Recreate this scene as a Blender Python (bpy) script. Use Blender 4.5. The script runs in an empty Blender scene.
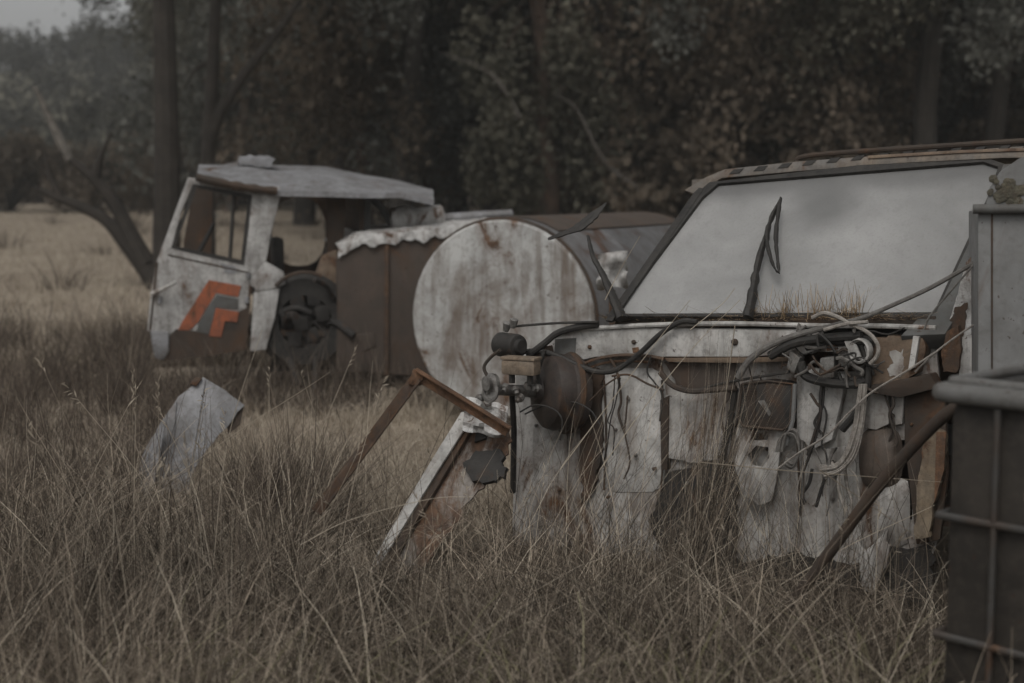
import bpy, bmesh, math, random
import numpy as np
from mathutils import Vector, Matrix, noise
from mathutils.geometry import tessellate_polygon
random.seed(7); RNG = np.random.default_rng(7)
SC = bpy.context.scene; COL = SC.collection
R = math.radians
# ------------------------------------------------------------------ camera model (50 mm lens on a 36 mm sensor)
CAM_Z = 1.65; PITCH = R(5.88); F = 1024 * 50 / 36
CAM = Vector((0, 0, CAM_Z))
FW = Vector((0, math.cos(PITCH), -math.sin(PITCH))); UP = Vector((0, math.sin(PITCH), math.cos(PITCH))); RT = Vector((1, 0, 0))
def ray(x, y): return FW + RT * ((x - 512) / F) + UP * ((341.5 - y) / F)
def at(x, y, Y):
    d = ray(x, y); return CAM + d * (Y / d.y)
class Plane:
    """a working plane in the world; pt() measures a photo point on it, off = metres in front of it"""
    def __init__(s, o, n):
        s.o = Vector(o); s.n = Vector(n).normalized()
    def pt(s, x, y, off=0.0):
        d = ray(x, y); o = s.o + s.n * off
        return CAM + d * ((o - CAM).dot(s.n) / d.dot(s.n))
# ------------------------------------------------------------------ mesh helpers
class MB:
    def __init__(s): s.v = []; s.f = []
    def add(s, vs, fs):
        b = len(s.v); s.v += [Vector(p) for p in vs]; s.f += [tuple(i + b for i in f) for f in fs]; return s
    def prism(s, pts, dirv):
        n = len(pts); a = [Vector(p) for p in pts]; b = [p + dirv for p in a]
        tri = tessellate_polygon([a])
        fs = [tuple(t) for t in tri] + [tuple(i + n for i in reversed(t)) for t in tri]
        fs += [(i, (i + 1) % n, (i + 1) % n + n, i + n) for i in range(n)]
        return s.add(a + b, fs)
    def slab(s, pl, px, front, back):
        """polygon of photo points on plane pl, front face `front` metres before it, thickness front-back"""
        return s.prism([pl.pt(x, y, front) for x, y in px], pl.n * (back - front))
    def slab_holes(s, pl, px, holes, front, back):
        loops = [[pl.pt(x, y, front) for x, y in l] for l in [px] + holes]
        flat = [p for l in loops for p in l]; n = len(flat); d = pl.n * (back - front)
        tri = tessellate_polygon(loops)
        fs = [tuple(t) for t in tri] + [tuple(i + n for i in reversed(t)) for t in tri]
        k = 0
        for l in loops:
            m = len(l); fs += [(k + i, k + (i + 1) % m, k + (i + 1) % m + n, k + i + n) for i in range(m)]; k += m
        return s.add(flat + [p + d for p in flat], fs)
    def tube(s, pts, r, seg=8, r1=None, flat=1.0):
        pts = [Vector(p) for p in pts]; n = len(pts); r1 = r if r1 is None else r1
        vs = []; fs = []; up = None
        for i, p in enumerate(pts):
            t = (pts[min(i + 1, n - 1)] - pts[max(i - 1, 0)])
            if t.length < 1e-9: t = Vector((0, 0, 1))
            t.normalize()
            if up is None:
                up = t.orthogonal().normalized()
            else:
                up = (up - t * up.dot(t)); up = up.normalized() if up.length > 1e-6 else t.orthogonal().normalized()
            sd = t.cross(up); k = i / max(1, n - 1)
            rr = r(k) if callable(r) else r + (r1 - r) * k
            for j in range(seg):
                a = 2 * math.pi * j / seg; vs.append(p + up * (math.cos(a) * rr) + sd * (math.sin(a) * rr * flat))
        for i in range(n - 1):
            for j in range(seg):
                fs.append((i * seg + j, i * seg + (j + 1) % seg, (i + 1) * seg + (j + 1) % seg, (i + 1) * seg + j))
        fs.append(tuple(reversed(range(seg)))); fs.append(tuple((n - 1) * seg + j for j in range(seg)))
        return s.add(vs, fs)
    def lathe(s, o, ax, prof, seg=32):
        """profile of (radius, distance along ax)"""
        o = Vector(o); ax = Vector(ax).normalized(); u = ax.orthogonal().normalized(); w = ax.cross(u); vs = []; fs = []; n = len(prof)
        for r, h in prof:
            for j in range(seg):
                a = 2 * math.pi * j / seg; vs.append(o + ax * h + u * (math.cos(a) * max(r, 1e-4)) + w * (math.sin(a) * max(r, 1e-4)))
        for i in range(n - 1):
            for j in range(seg): fs.append((i * seg + j, i * seg + (j + 1) % seg, (i + 1) * seg + (j + 1) % seg, (i + 1) * seg + j))
        fs.append(tuple(reversed(range(seg)))); fs.append(tuple((n - 1) * seg + j for j in range(seg)))
        return s.add(vs, fs)
    def box(s, c, ux, uy, uz, sx, sy, sz):
        c = Vector(c); vs = []
        for k in (-1, 1):
            for j in (-1, 1):
                for i in (-1, 1): vs.append(c + ux * (i * sx / 2) + uy * (j * sy / 2) + uz * (k * sz / 2))
        return s.add(vs, [(0, 2, 3, 1), (4, 5, 7, 6), (0, 1, 5, 4), (2, 6, 7, 3), (0, 4, 6, 2), (1, 3, 7, 5)])
    def grid(s, rows, thick=None):
        """rows of points; thick = Vector: closed shell"""
        m = len(rows); n = len(rows[0]); vs = [Vector(p) for r in rows for p in r]
        fs = [(i * n + j, i * n + j + 1, (i + 1) * n + j + 1, (i + 1) * n + j) for i in range(m - 1) for j in range(n - 1)]
        if thick is not None:
            N = m * n; vs = vs + [p + thick for p in vs]; fs = fs + [tuple(i + N for i in reversed(f)) for f in fs]
            for i in range(m - 1):
                for j in (0, n - 1): fs.append((i * n + j, (i + 1) * n + j, (i + 1) * n + j + N, i * n + j + N))
            for j in range(n - 1):
                for i in (0, m - 1): fs.append((i * n + j, i * n + j + 1, i * n + j + 1 + N, i * n + j + N))
        return s.add(vs, fs)
    def build(s, name, mat, parent=None, smooth=True, bevel=0.0, sub=0, angle=35):
        base = root_loc(parent) if parent else Vector((0, 0, 0))
        me = bpy.data.meshes.new(name); me.from_pydata([tuple(p - base) for p in s.v], [], s.f)
        bm = bmesh.new(); bm.from_mesh(me)
        bmesh.ops.recalc_face_normals(bm, faces=bm.faces)
        if bevel > 0:
            es = [e for e in bm.edges if len(e.link_faces) == 2 and e.calc_face_angle(0) > R(40)]
            bmesh.ops.bevel(bm, geom=es, offset=bevel, segments=2, profile=.6, affect='EDGES', clamp_overlap=True)
        bm.to_mesh(me); bm.free()
        if smooth:
            me.polygons.foreach_set('use_smooth', [True] * len(me.polygons))
            try: me.set_sharp_from_angle(angle=R(angle))
            except Exception: pass
        me.materials.append(mat)
        o = bpy.data.objects.new(name, me); COL.objects.link(o)
        if parent: o.parent = parent
        return o
LOC = {}
def root_loc(o):
    while o.parent: o = o.parent
    return LOC[o.name]
def tag(o, label=None, cat=None, group=None, kind=None):
    if label: o['label'] = label
    if cat: o['category'] = cat
    if group: o['group'] = group
    if kind: o['kind'] = kind
    return o
def thing(name, loc, label, cat, group=None):
    o = bpy.data.objects.new(name, None); COL.objects.link(o); o.location = loc; o.empty_display_size = .2
    LOC[o.name] = Vector(loc); return tag(o, label, cat, group)
def rough(px, amp=1.6, step=5, seed=1):
    """torn, uneven outline from a coarse polygon"""
    out = []; n = len(px)
    for i in range(n):
        (x0, y0), (x1, y1) = px[i], px[(i + 1) % n]; L = math.hypot(x1 - x0, y1 - y0); k = max(1, int(L / step))
        for j in range(k):
            t = j / k; x, y = x0 + (x1 - x0) * t, y0 + (y1 - y0) * t
            out.append((x + amp * noise.noise(Vector((x * .23, y * .23, seed * 3.7))) * 1.6, y + amp * noise.noise(Vector((x * .23, y * .23, seed * 3.7 + 40))) * 1.6))
    return out
def curve(pts, n=8):
    """smooth Catmull-Rom through points"""
    P = [Vector(p) for p in pts]; P = [P[0] * 2 - P[1]] + P + [P[-1] * 2 - P[-2]]; out = []
    for i in range(1, len(P) - 2):
        for k in range(n):
            t = k / n; a, b, c, d = P[i - 1:i + 3]
            out.append(.5 * (2 * b + (c - a) * t + (2 * a - 5 * b + 4 * c - d) * t * t + (3 * b - a - 3 * c + d) * t ** 3))
    out.append(P[-2]); return out
def mesh_obj(name, v, f, mat, parent=None, smooth=False):
    me = bpy.data.meshes.new(name); me.from_pydata(v, [], f) if not isinstance(v, np.ndarray) else fast_mesh(me, v, f)
    me.materials.append(mat)
    if smooth: me.polygons.foreach_set('use_smooth', [True] * len(me.polygons))
    o = bpy.data.objects.new(name, me); COL.objects.link(o)
    if parent: o.parent = parent
    return o
def fast_mesh(me, v, f):
    me.vertices.add(len(v)); me.vertices.foreach_set('co', v.astype(np.float32).ravel())
    k = f.shape[1]; me.loops.add(f.size); me.loops.foreach_set('vertex_index', f.astype(np.int32).ravel())
    me.polygons.add(len(f)); me.polygons.foreach_set('loop_start', np.arange(0, f.size, k, dtype=np.int32))
    me.update(calc_edges=True)
# ------------------------------------------------------------------ materials
def newmat(name):
    m = bpy.data.materials.new(name); m.use_nodes = True; nt = m.node_tree; nt.nodes.clear()
    out = nt.nodes.new('ShaderNodeOutputMaterial'); b = nt.nodes.new('ShaderNodeBsdfPrincipled')
    nt.links.new(b.outputs[0], out.inputs[0]); return m, nt, b, out
def N(nt, t, **kw):
    n = nt.nodes.new(t)
    for k, v in kw.items(): setattr(n, k, v)
    return n
def ramp(nt, src, stops):
    r = N(nt, 'ShaderNodeValToRGB'); el = r.color_ramp.elements
    el[0].position, el[0].color = stops[0][0], c4(stops[0][1]); el[1].position, el[1].color = stops[-1][0], c4(stops[-1][1])
    for p, c in stops[1:-1]:
        e = el.new(p); e.color = c4(c)
    nt.links.new(src, r.inputs[0]); return r.outputs[0]
def c4(c): return (c, c, c, 1) if isinstance(c, (int, float)) else (*c, 1)
def noise_tex(nt, co, scale, detail=5, dist=0.0, stretch=None, off=0):
    mp = N(nt, 'ShaderNodeMapping'); nt.links.new(co, mp.inputs[0]); mp.inputs['Location'].default_value = (off, off * .7, off * .3)
    if stretch: mp.inputs['Scale'].default_value = stretch
    t = N(nt, 'ShaderNodeTexNoise'); t.inputs['Scale'].default_value = scale; t.inputs['Detail'].default_value = detail
    t.inputs['Distortion'].default_value = dist; t.inputs['Roughness'].default_value = .62
    nt.links.new(mp.outputs[0], t.inputs['Vector']); return t.outputs['Fac']
def mix(nt, fac, a, b):
    m = N(nt, 'ShaderNodeMix', data_type='RGBA')
    for s, i in ((fac, 0), (a, 6), (b, 7)):
        if isinstance(s, (int, float)): m.inputs[i].default_value = s if i == 0 else c4(s)
        elif isinstance(s, tuple): m.inputs[i].default_value = c4(s)
        else: nt.links.new(s, m.inputs[i])
    return m.outputs[2]
def math_n(nt, op, a, b=None):
    m = N(nt, 'ShaderNodeMath', operation=op)
    for i, s in enumerate((a, b)):
        if s is None: continue
        if isinstance(s, (int, float)): m.inputs[i].default_value = s
        else: nt.links.new(s, m.inputs[i])
    return m.outputs[0]
RUST = ((.05, .029, .019), (.155, .085, .047))
def weathered(name, base, base2, rust=.2, rough=.65, streak=.35, dirt=(.07, .06, .05), scale=1.0, bump=.25, rustc=RUST, metal=0.0, spec=.35, seed=0, grime=.45):
    m, nt, b, out = newmat(name); tc = N(nt, 'ShaderNodeTexCoord'); co = tc.outputs['Object']
    c = mix(nt, ramp(nt, noise_tex(nt, co, 4 * scale, 6, .4, off=seed), [(.35, 0), (.65, 1)]), base, base2)
    if streak:
        s1 = noise_tex(nt, co, 16 * scale, 4, .2, stretch=(1, 1, .09), off=seed + 3)
        s2 = noise_tex(nt, co, 2.2 * scale, 3, off=seed + 5)
        k = math_n(nt, 'MULTIPLY', ramp(nt, s1, [(.48, 0), (.68, 1)]), ramp(nt, s2, [(.38, .2), (.62, 1)]))
        c = mix(nt, math_n(nt, 'MULTIPLY', k, streak), c, dirt)
    if grime:
        g1 = noise_tex(nt, co, 5.5 * scale, 10, .8, off=seed + 13)
        c = mix(nt, math_n(nt, 'MULTIPLY', ramp(nt, g1, [(.44, 0), (.64, 1)]), grime), c, dirt)
        c = mix(nt, math_n(nt, 'MULTIPLY', ramp(nt, noise_tex(nt, co, 34 * scale, 6, .5, off=seed + 17), [(.5, 0), (.66, 1)]), grime * .8), c, dirt)
    rc = mix(nt, ramp(nt, noise_tex(nt, co, 18 * scale, 6, off=seed + 1), [(.35, 0), (.66, 1)]), rustc[0], rustc[1])
    fine = noise_tex(nt, co, 60 * scale, 4, off=seed + 2)
    if rust > 0:
        n = noise_tex(nt, co, 3.2 * scale, 9, 1.2, stretch=(1, 1, .55), off=seed + 9)
        n = math_n(nt, 'ADD', n, math_n(nt, 'MULTIPLY', math_n(nt, 'SUBTRACT', fine, .5), .10))
        t = .70 - .42 * rust
        fac = ramp(nt, n, [(t - .02, 0), (t + .035, 1)])
        halo = ramp(nt, n, [(t - .12, 0), (t + .01, .55)])
        c = mix(nt, halo, c, tuple(.55 * x + .10 * y for x, y in zip(rustc[1], base)))
        c = mix(nt, fac, c, rc)
    sp = noise_tex(nt, co, 38 * scale, 2, off=seed + 7)
    c = mix(nt, ramp(nt, sp, [(.68, 0), (.72, .7)]), c, rustc[0])
    nt.links.new(c, b.inputs['Base Color']); b.inputs['Roughness'].default_value = rough; b.inputs['Metallic'].default_value = metal
    b.inputs['Specular IOR Level'].default_value = spec
    if bump:
        bp = N(nt, 'ShaderNodeBump'); bp.inputs['Strength'].default_value = bump; bp.inputs['Distance'].default_value = .006
        h = math_n(nt, 'ADD', fine, math_n(nt, 'MULTIPLY', noise_tex(nt, co, 5 * scale, 4, off=seed + 4), 3.0))
        nt.links.new(h, bp.inputs['Height']); nt.links.new(bp.outputs[0], b.inputs['Normal'])
    return m
def island_mat(name, stops, rough=.8, trans=.0, nscale=None):
    """leaf and grass colour: each blade or leaf takes its own colour from the ramp"""
    m, nt, b, out = newmat(name); g = N(nt, 'ShaderNodeNewGeometry')
    c = ramp(nt, g.outputs['Random Per Island'], stops)
    if nscale:
        tc = N(nt, 'ShaderNodeTexCoord')
        k = ramp(nt, noise_tex(nt, tc.outputs['Object'], nscale, 3), [(.35, .55), (.65, 1.3)])
        mm = N(nt, 'ShaderNodeMix', data_type='RGBA', blend_type='MULTIPLY'); mm.inputs[0].default_value = 1
        nt.links.new(c, mm.inputs[6]); nt.links.new(k, mm.inputs[7]); c = mm.outputs[2]
    nt.links.new(c, b.inputs['Base Color']); b.inputs['Roughness'].default_value = rough; b.inputs['Specular IOR Level'].default_value = .2
    if trans:
        t = N(nt, 'ShaderNodeBsdfTranslucent'); nt.links.new(c, t.inputs[0]); ms = N(nt, 'ShaderNodeMixShader'); ms.inputs[0].default_value = trans
        nt.links.new(b.outputs[0], ms.inputs[1]); nt.links.new(t.outputs[0], ms.inputs[2]); nt.links.new(ms.outputs[0], out.inputs[0])
    return m
M = {}
M['white'] = weathered('faded_white_paint', (.56, .54, .51), (.40, .385, .36), rust=.24, streak=.75, seed=1)
M['whiter'] = weathered('chalky_white_paint', (.64, .62, .59), (.50, .49, .465), rust=.1, streak=.5, seed=4)
M['cabwhite'] = weathered('cab_white_paint', (.52, .51, .49), (.40, .39, .375), rust=.16, streak=.6, seed=8, bump=.5)
M['grey'] = weathered('grey_paint', (.23, .23, .225), (.18, .18, .175), rust=.03, grime=.25, streak=.35, seed=12, bump=.1)
M['galv'] = weathered('galvanised_sheet', (.33, .33, .34), (.25, .25, .255), rust=.08, streak=.4, seed=15, metal=.15, rough=.6)
M['rust'] = weathered('rust_brown', (.07, .05, .04), (.13, .08, .05), rust=.3, streak=.6, scale=4.5, seed=20, bump=.5, rough=.85)
M['rustorange'] = weathered('rust_orange', (.25, .135, .075), (.10, .056, .034), rust=.25, streak=.5, seed=22, rough=.85, scale=4, bump=.5)
M['rustdark'] = weathered('rust_dark', (.045, .036, .03), (.075, .05, .035), rust=.2, streak=.3, seed=25, rough=.85)
M['tankbrown'] = weathered('rusted_tank_side', (.072, .057, .048), (.10, .075, .06), rust=.12, streak=.6, seed=28, rough=.85)
M['disc'] = weathered('tank_end_paint', (.50, .50, .485), (.37, .37, .36), rust=.20, streak=.95, dirt=(.13, .105, .085), seed=33, scale=.8)
M['flaky'] = weathered('flaking_white', (.66, .65, .63), (.54, .53, .51), rust=.22, streak=.2, seed=36, scale=2.2, bump=.8)
M['engine'] = weathered('greasy_engine_or_gap', (.018, .017, .016), (.05, .046, .042), rust=.1, streak=.3, seed=41, rough=.7, scale=2, dirt=(.03, .027, .024))  # greasy parts, and the near black of painted gaps in the bulkhead
M['black'] = weathered('black_rubber', (.020, .019, .018), (.038, .035, .032), rust=.0, streak=.2, seed=40, rough=.65, scale=2, dirt=(.06, .055, .048))
M['booster'] = weathered('booster_steel', (.032, .027, .025), (.055, .04, .034), rust=.02, streak=.3, seed=42, rough=.5, scale=3)
M['alloy'] = weathered('oxidised_alloy', (.34, .33, .31), (.18, .17, .16), rust=.12, streak=.3, seed=46, rough=.5, metal=.5, scale=4)
M['tanplastic'] = weathered('yellowed_plastic', (.30, .235, .17), (.22, .17, .125), rust=.05, streak=.4, seed=48, rough=.5, scale=3)
M['tan'] = weathered('tan_rust_paint', (.24, .175, .12), (.17, .12, .085), rust=.25, streak=.4, seed=50, scale=2)
M['orange'] = weathered('orange_paint', (.42, .118, .05), (.32, .10, .05), rust=.14, streak=.8, seed=52, grime=.4, scale=2)
M['decalgrey'] = weathered('decal_grey', (.13, .13, .125), (.10, .10, .095), rust=.0, streak=.3, seed=53)
M['wood'] = weathered('weathered_wood', (.30, .24, .17), (.20, .15, .10), rust=.25, streak=.7, seed=55, scale=2)
M['rope'] = weathered('old_rope', (.40, .37, .33), (.28, .25, .22), rust=.0, streak=.3, seed=57, scale=8)
M['cablegrey'] = weathered('grey_cable', (.20, .19, .175), (.13, .12, .11), rust=0, streak=.3, seed=58, scale=6)
M['ibc'] = weathered('dark_plastic', (.026, .023, .02), (.034, .03, .026), rust=0, streak=.3, seed=60, rough=.55, bump=.05, spec=.25)
M['cage'] = weathered('cage_steel', (.085, .082, .078), (.06, .057, .054), rust=.1, streak=.2, seed=62, rough=.5, metal=.3)
M['rimgrey'] = weathered('rim_grey', (.16, .158, .152), (.12, .118, .112), rust=.03, streak=.3, seed=63, rough=.5)
M['lichen'] = weathered('lichen', (.20, .185, .13), (.09, .082, .062), rust=.1, streak=0, seed=64, scale=6, bump=1)
M['header'] = weathered('roof_lip', (.17, .16, .148), (.24, .195, .15), rust=.18, streak=.3, seed=66, scale=1.5)
def stain(m, scale, stretch, lo, hi, colr, amt, seed):
    """soft runs of rust down a painted face"""
    nt = m.node_tree; b = [n for n in nt.nodes if n.type == 'BSDF_PRINCIPLED'][0]; src = b.inputs['Base Color'].links[0].from_socket
    tc = N(nt, 'ShaderNodeTexCoord'); n1 = noise_tex(nt, tc.outputs['Object'], scale, 7, .6, stretch=stretch, off=seed); n2 = noise_tex(nt, tc.outputs['Object'], 1.6, 3, .3, off=seed + 4)
    k = math_n(nt, 'MULTIPLY', ramp(nt, n1, [(lo, 0), (hi, 1)]), ramp(nt, n2, [(.38, 0), (.6, 1)]))
    nt.links.new(mix(nt, math_n(nt, 'MULTIPLY', k, amt), src, colr), b.inputs['Base Color'])
stain(M['disc'], 4.2, (1, 1, .16),  .50, .66, (.10, .064, .040), .9, 109)
stain(M['disc'], 9, (1, 1, .10), .52, .70, (.13, .095, .065), .7, 131)
stain(M['white'], 7, (1, 1, .12), .47, .66, (.10, .062, .038), .9, 103)
stain(M['whiter'], 6, (1, 1, .14), .52, .72, (.14, .095, .06), .6, 107)
# windscreen: dusty, crazed, a little see-through
def glass_mat():
    m, nt, b, out = newmat('dusty_glass'); tc = N(nt, 'ShaderNodeTexCoord'); co = tc.outputs['Object']
    c = mix(nt, ramp(nt, noise_tex(nt, co, 2.0, 9, .8), [(.35, 0), (.65, 1)]), (.31, .308, .30), (.395, .39, .38))
    c = mix(nt, ramp(nt, noise_tex(nt, co, 90, 3), [(.5, 0), (.75, .35)]), c, (.24, .23, .22))
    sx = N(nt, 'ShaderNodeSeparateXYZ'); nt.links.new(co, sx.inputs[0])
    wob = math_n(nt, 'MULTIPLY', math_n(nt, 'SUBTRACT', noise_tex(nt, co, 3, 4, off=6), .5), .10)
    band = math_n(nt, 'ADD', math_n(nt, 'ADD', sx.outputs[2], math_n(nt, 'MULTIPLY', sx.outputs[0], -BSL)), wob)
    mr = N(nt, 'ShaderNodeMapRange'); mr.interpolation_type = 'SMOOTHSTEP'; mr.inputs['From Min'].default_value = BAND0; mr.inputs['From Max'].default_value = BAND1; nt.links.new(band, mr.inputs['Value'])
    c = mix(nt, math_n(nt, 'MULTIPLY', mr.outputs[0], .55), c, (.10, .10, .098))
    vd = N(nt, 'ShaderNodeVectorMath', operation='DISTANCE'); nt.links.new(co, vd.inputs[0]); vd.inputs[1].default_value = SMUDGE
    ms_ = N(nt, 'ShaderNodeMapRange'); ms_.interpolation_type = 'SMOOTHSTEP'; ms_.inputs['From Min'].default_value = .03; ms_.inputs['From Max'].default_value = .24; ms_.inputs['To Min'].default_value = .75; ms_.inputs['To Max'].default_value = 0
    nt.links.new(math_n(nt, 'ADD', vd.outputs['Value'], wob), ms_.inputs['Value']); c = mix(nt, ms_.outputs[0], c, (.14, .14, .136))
    sc1 = noise_tex(nt, co, 26, 3, .1, stretch=(1, 1, .07), off=11); c = mix(nt, ramp(nt, sc1, [(.55, 0), (.75, .28)]), c, (.22, .215, .205))
    nt.links.new(c, b.inputs['Base Color']); b.inputs['Roughness'].default_value = .32; b.inputs['Specular IOR Level'].default_value = .5
    t = N(nt, 'ShaderNodeBsdfTransparent'); ms = N(nt, 'ShaderNodeMixShader')
    f = ramp(nt, noise_tex(nt, co, 1.1, 4, .3, off=2), [(.36, .10), (.70, .42)])
    nt.links.new(f, ms.inputs[0]); nt.links.new(b.outputs[0], ms.inputs[1]); nt.links.new(t.outputs[0], ms.inputs[2]); nt.links.new(ms.outputs[0], out.inputs[0])
    bp = N(nt, 'ShaderNodeBump'); bp.inputs['Strength'].default_value = .12; bp.inputs['Distance'].default_value = .003
    nt.links.new(noise_tex(nt, co, 70, 3), bp.inputs['Height']); nt.links.new(bp.outputs[0], b.inputs['Normal'])
    return m
M['grass_tall'] = island_mat('dry_grass', [(0, (.036, .030, .024)), (.4, (.105, .084, .064)), (.7, (.24, .195, .15)), (.88, (.48, .405, .315)), (1, (.68, .60, .48))], trans=.2, nscale=.9)
M['grass_pale'] = island_mat('pale_grass', [(0, (.24, .20, .155)), (.5, (.42, .36, .285)), (1, (.58, .51, .41))], trans=.3)
M['weeds'] = island_mat('brown_weeds', [(0, (.036, .029, .024)), (.6, (.105, .083, .066)), (.9, (.20, .16, .125)), (1, (.34, .285, .22))], trans=.15)
M['grass_green'] = island_mat('green_grass', [(0, (.14, .13, .075)), (.6, (.24, .22, .13)), (1, (.38, .35, .23))], trans=.3)
M['litter'] = island_mat('cowl_litter', [(0, (.10, .07, .045)), (.5, (.30, .21, .125)), (1, (.50, .38, .24))])
M['leaf'] = island_mat('gum_leaf', [(0, (.082, .078, .058)), (.8, (.112, .105, .079)), (1, (.15, .142, .11))], trans=.25, nscale=.7)
M['leafgrey'] = island_mat('grey_gum_leaf', [(0, (.098, .099, .085)), (.8, (.13, .13, .113)), (1, (.17, .17, .15))], trans=.25, nscale=.6)
M['leafbrown'] = island_mat('brown_understory', [(0, (.095, .077, .057)), (.8, (.128, .102, .076)), (1, (.17, .138, .105))], trans=.25, nscale=.7)
def bark(name, a, b_, s):
    return weathered(name, a, b_, rust=0.0, streak=.6, dirt=(.02, .017, .014), seed=s, rough=.9, scale=.7, bump=.8)
M['bark'] = bark('dark_bark', (.030, .026, .022), (.05, .042, .035), 70)
M['barkred'] = bark('red_bark', (.115, .074, .052), (.06, .044, .034), 72)
M['barkpale'] = bark('pale_bark', (.22, .20, .175), (.11, .10, .088), 74)
M['barkdull'] = bark('dull_bark', (.13, .115, .10), (.07, .062, .054), 76)
# ------------------------------------------------------------------ ground
def gz(x, y):
    y = np.asarray(y, float); x = np.asarray(x, float)
    far = np.clip(y - 13, 0, None)
    z = .0235 * far
    hill = np.clip((y - 85) / 130, 0, 1); hill = hill * hill * (3 - 2 * hill)
    prof = 7.3 + 12 / (1 + np.exp(-(x + 71) / 5)) + 1.2 * np.sin(x * .09 + 1)
    return np.where(y > 85, .0235 * 72 + hill * prof, z)
def bump_z(x, y):
    return gz(x, y) + .03 * np.sin(x * 2.1 + y * 1.3) * np.sin(y * 1.7 - x * .6)
xs = np.concatenate([np.linspace(-260, -14, 36), np.linspace(-12, 12, 61), np.linspace(14, 260, 36)])
ys = np.concatenate([np.linspace(-6, 16, 56), np.linspace(17, 85, 46), np.linspace(88, 290, 45)])
X, Y = np.meshgrid(xs, ys); Z = bump_z(X, Y)
V = np.stack([X, Y, Z], -1).reshape(-1, 3); nx, ny = len(xs), len(ys)
I = np.arange(nx * ny).reshape(ny, nx); Fq = np.stack([I[:-1, :-1], I[:-1, 1:], I[1:, 1:], I[1:, :-1]], -1).reshape(-1, 4)
def ground_mat():
    m, nt, b, out = newmat('dry_ground'); tc = N(nt, 'ShaderNodeTexCoord'); co = tc.outputs['Object']
    c = mix(nt, ramp(nt, noise_tex(nt, co, .5, 7, .5), [(.36, 0), (.64, 1)]), (.44, .38, .30), (.31, .26, .205))
    c = mix(nt, ramp(nt, noise_tex(nt, co, 9, 6), [(.40, 0), (.62, .75)]), c, (.15, .115, .085))
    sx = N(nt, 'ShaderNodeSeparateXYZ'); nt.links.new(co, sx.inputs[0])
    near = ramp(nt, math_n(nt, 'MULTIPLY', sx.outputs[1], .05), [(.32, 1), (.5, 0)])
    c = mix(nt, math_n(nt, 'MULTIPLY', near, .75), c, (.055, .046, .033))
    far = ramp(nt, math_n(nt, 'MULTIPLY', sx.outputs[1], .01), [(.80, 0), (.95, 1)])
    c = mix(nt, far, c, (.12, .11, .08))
    nt.links.new(c, b.inputs['Base Color']); b.inputs['Roughness'].default_value = .95; b.inputs['Specular IOR Level'].default_value = .1
    bp = N(nt, 'ShaderNodeBump'); bp.inputs['Strength'].default_value = .6; bp.inputs['Distance'].default_value = .05
    nt.links.new(noise_tex(nt, co, 6, 6), bp.inputs['Height']); nt.links.new(bp.outputs[0], b.inputs['Normal'])
    return m
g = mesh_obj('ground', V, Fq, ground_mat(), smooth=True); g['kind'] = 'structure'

# ================================================================== FOREGROUND CAB (stripped truck front)
Z3 = Vector((0, 0, 1))
A0 = Vector((.45, 6.4, 0)); U = Vector((1.235, -.8, 0)).normalized(); NF = Vector((-.544, -.839, 0)).normalized()   # lateral axis, facing
W = -NF                                                           # rearward
PF = Plane(A0, NF)                                                # firewall plane
base_z = PF.pt(775, 314).z
slope = (W * .62 + Z3 * .64).normalized()
nw = U.cross(slope); nw = nw if nw.dot(NF) > 0 else -nw
PW = Plane(A0 + Z3 * base_z, nw)                                  # windscreen plane
cab = thing('stripped_truck', tuple(PF.pt(760, 560).xy) + (0.0,), 'stripped white truck cab with bare engine bulkhead and dusty raked windscreen', 'truck')
# windscreen pane and seal
ws = [(613, 314), (700, 197), (716, 183), (860, 170), (985, 161), (1000, 166), (990, 195), (935, 313)]
def ring(px, k):
    cx = sum(p[0] for p in px) / len(px); cy = sum(p[1] for p in px) / len(px); out = []
    for x, y in px:
        d = math.hypot(x - cx, y - cy); out.append((x + (x - cx) / d * k, y + (y - cy) / d * k * .8))
    return out
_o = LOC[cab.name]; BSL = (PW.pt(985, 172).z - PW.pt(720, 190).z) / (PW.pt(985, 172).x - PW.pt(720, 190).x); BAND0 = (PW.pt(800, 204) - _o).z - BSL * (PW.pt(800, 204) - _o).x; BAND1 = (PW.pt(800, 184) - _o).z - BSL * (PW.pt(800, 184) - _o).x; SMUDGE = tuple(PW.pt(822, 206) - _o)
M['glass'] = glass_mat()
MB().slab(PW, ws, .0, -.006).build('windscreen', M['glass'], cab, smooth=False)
MB().slab_holes(PW, ring(ws, 7), [ring(ws, -2)], .018, -.02).build('windscreen_seal', M['black'], cab, bevel=.004)
# header lip above the windscreen, leaning back, with vent slots
tl = PW.pt(700, 180, 0.0); tr = PW.pt(1030, 151, 0.0)
hn = (NF * .9 + Z3 * .25).normalized(); PH = Plane((tl + tr) / 2 + W * .02, hn)
lip = MB().slab(PH, [(684, 190), (706, 177), (725, 169), (800, 161), (900, 154), (1060, 147), (1060, 157), (1002, 158), (900, 163), (800, 171), (722, 178), (694, 194)], .012, -.05).build('roof_lip', M['header'], cab, bevel=.004)
for i in range(13):
    x = 729 + i * 24.3; y = 172 - (x - 729) * .083 - 3.6 * math.sin((x - 729) / 300 * math.pi); y -= .5
    MB().slab(PH, [(x, y + 2.4), (x + 5, y - 2.2), (x + 14.5, y - 3.2), (x + 10, y + 1.6)], .0155, .002).build('vent_slot', M['black'], lip, smooth=False)
rust_lip = MB().slab(PH, [(868, 155.5), (960, 150), (1060, 146.5), (1060, 149.5), (960, 153), (868, 158.5)], .019, .0).build('lip_edge', M['tan'], lip, bevel=.001)
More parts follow.
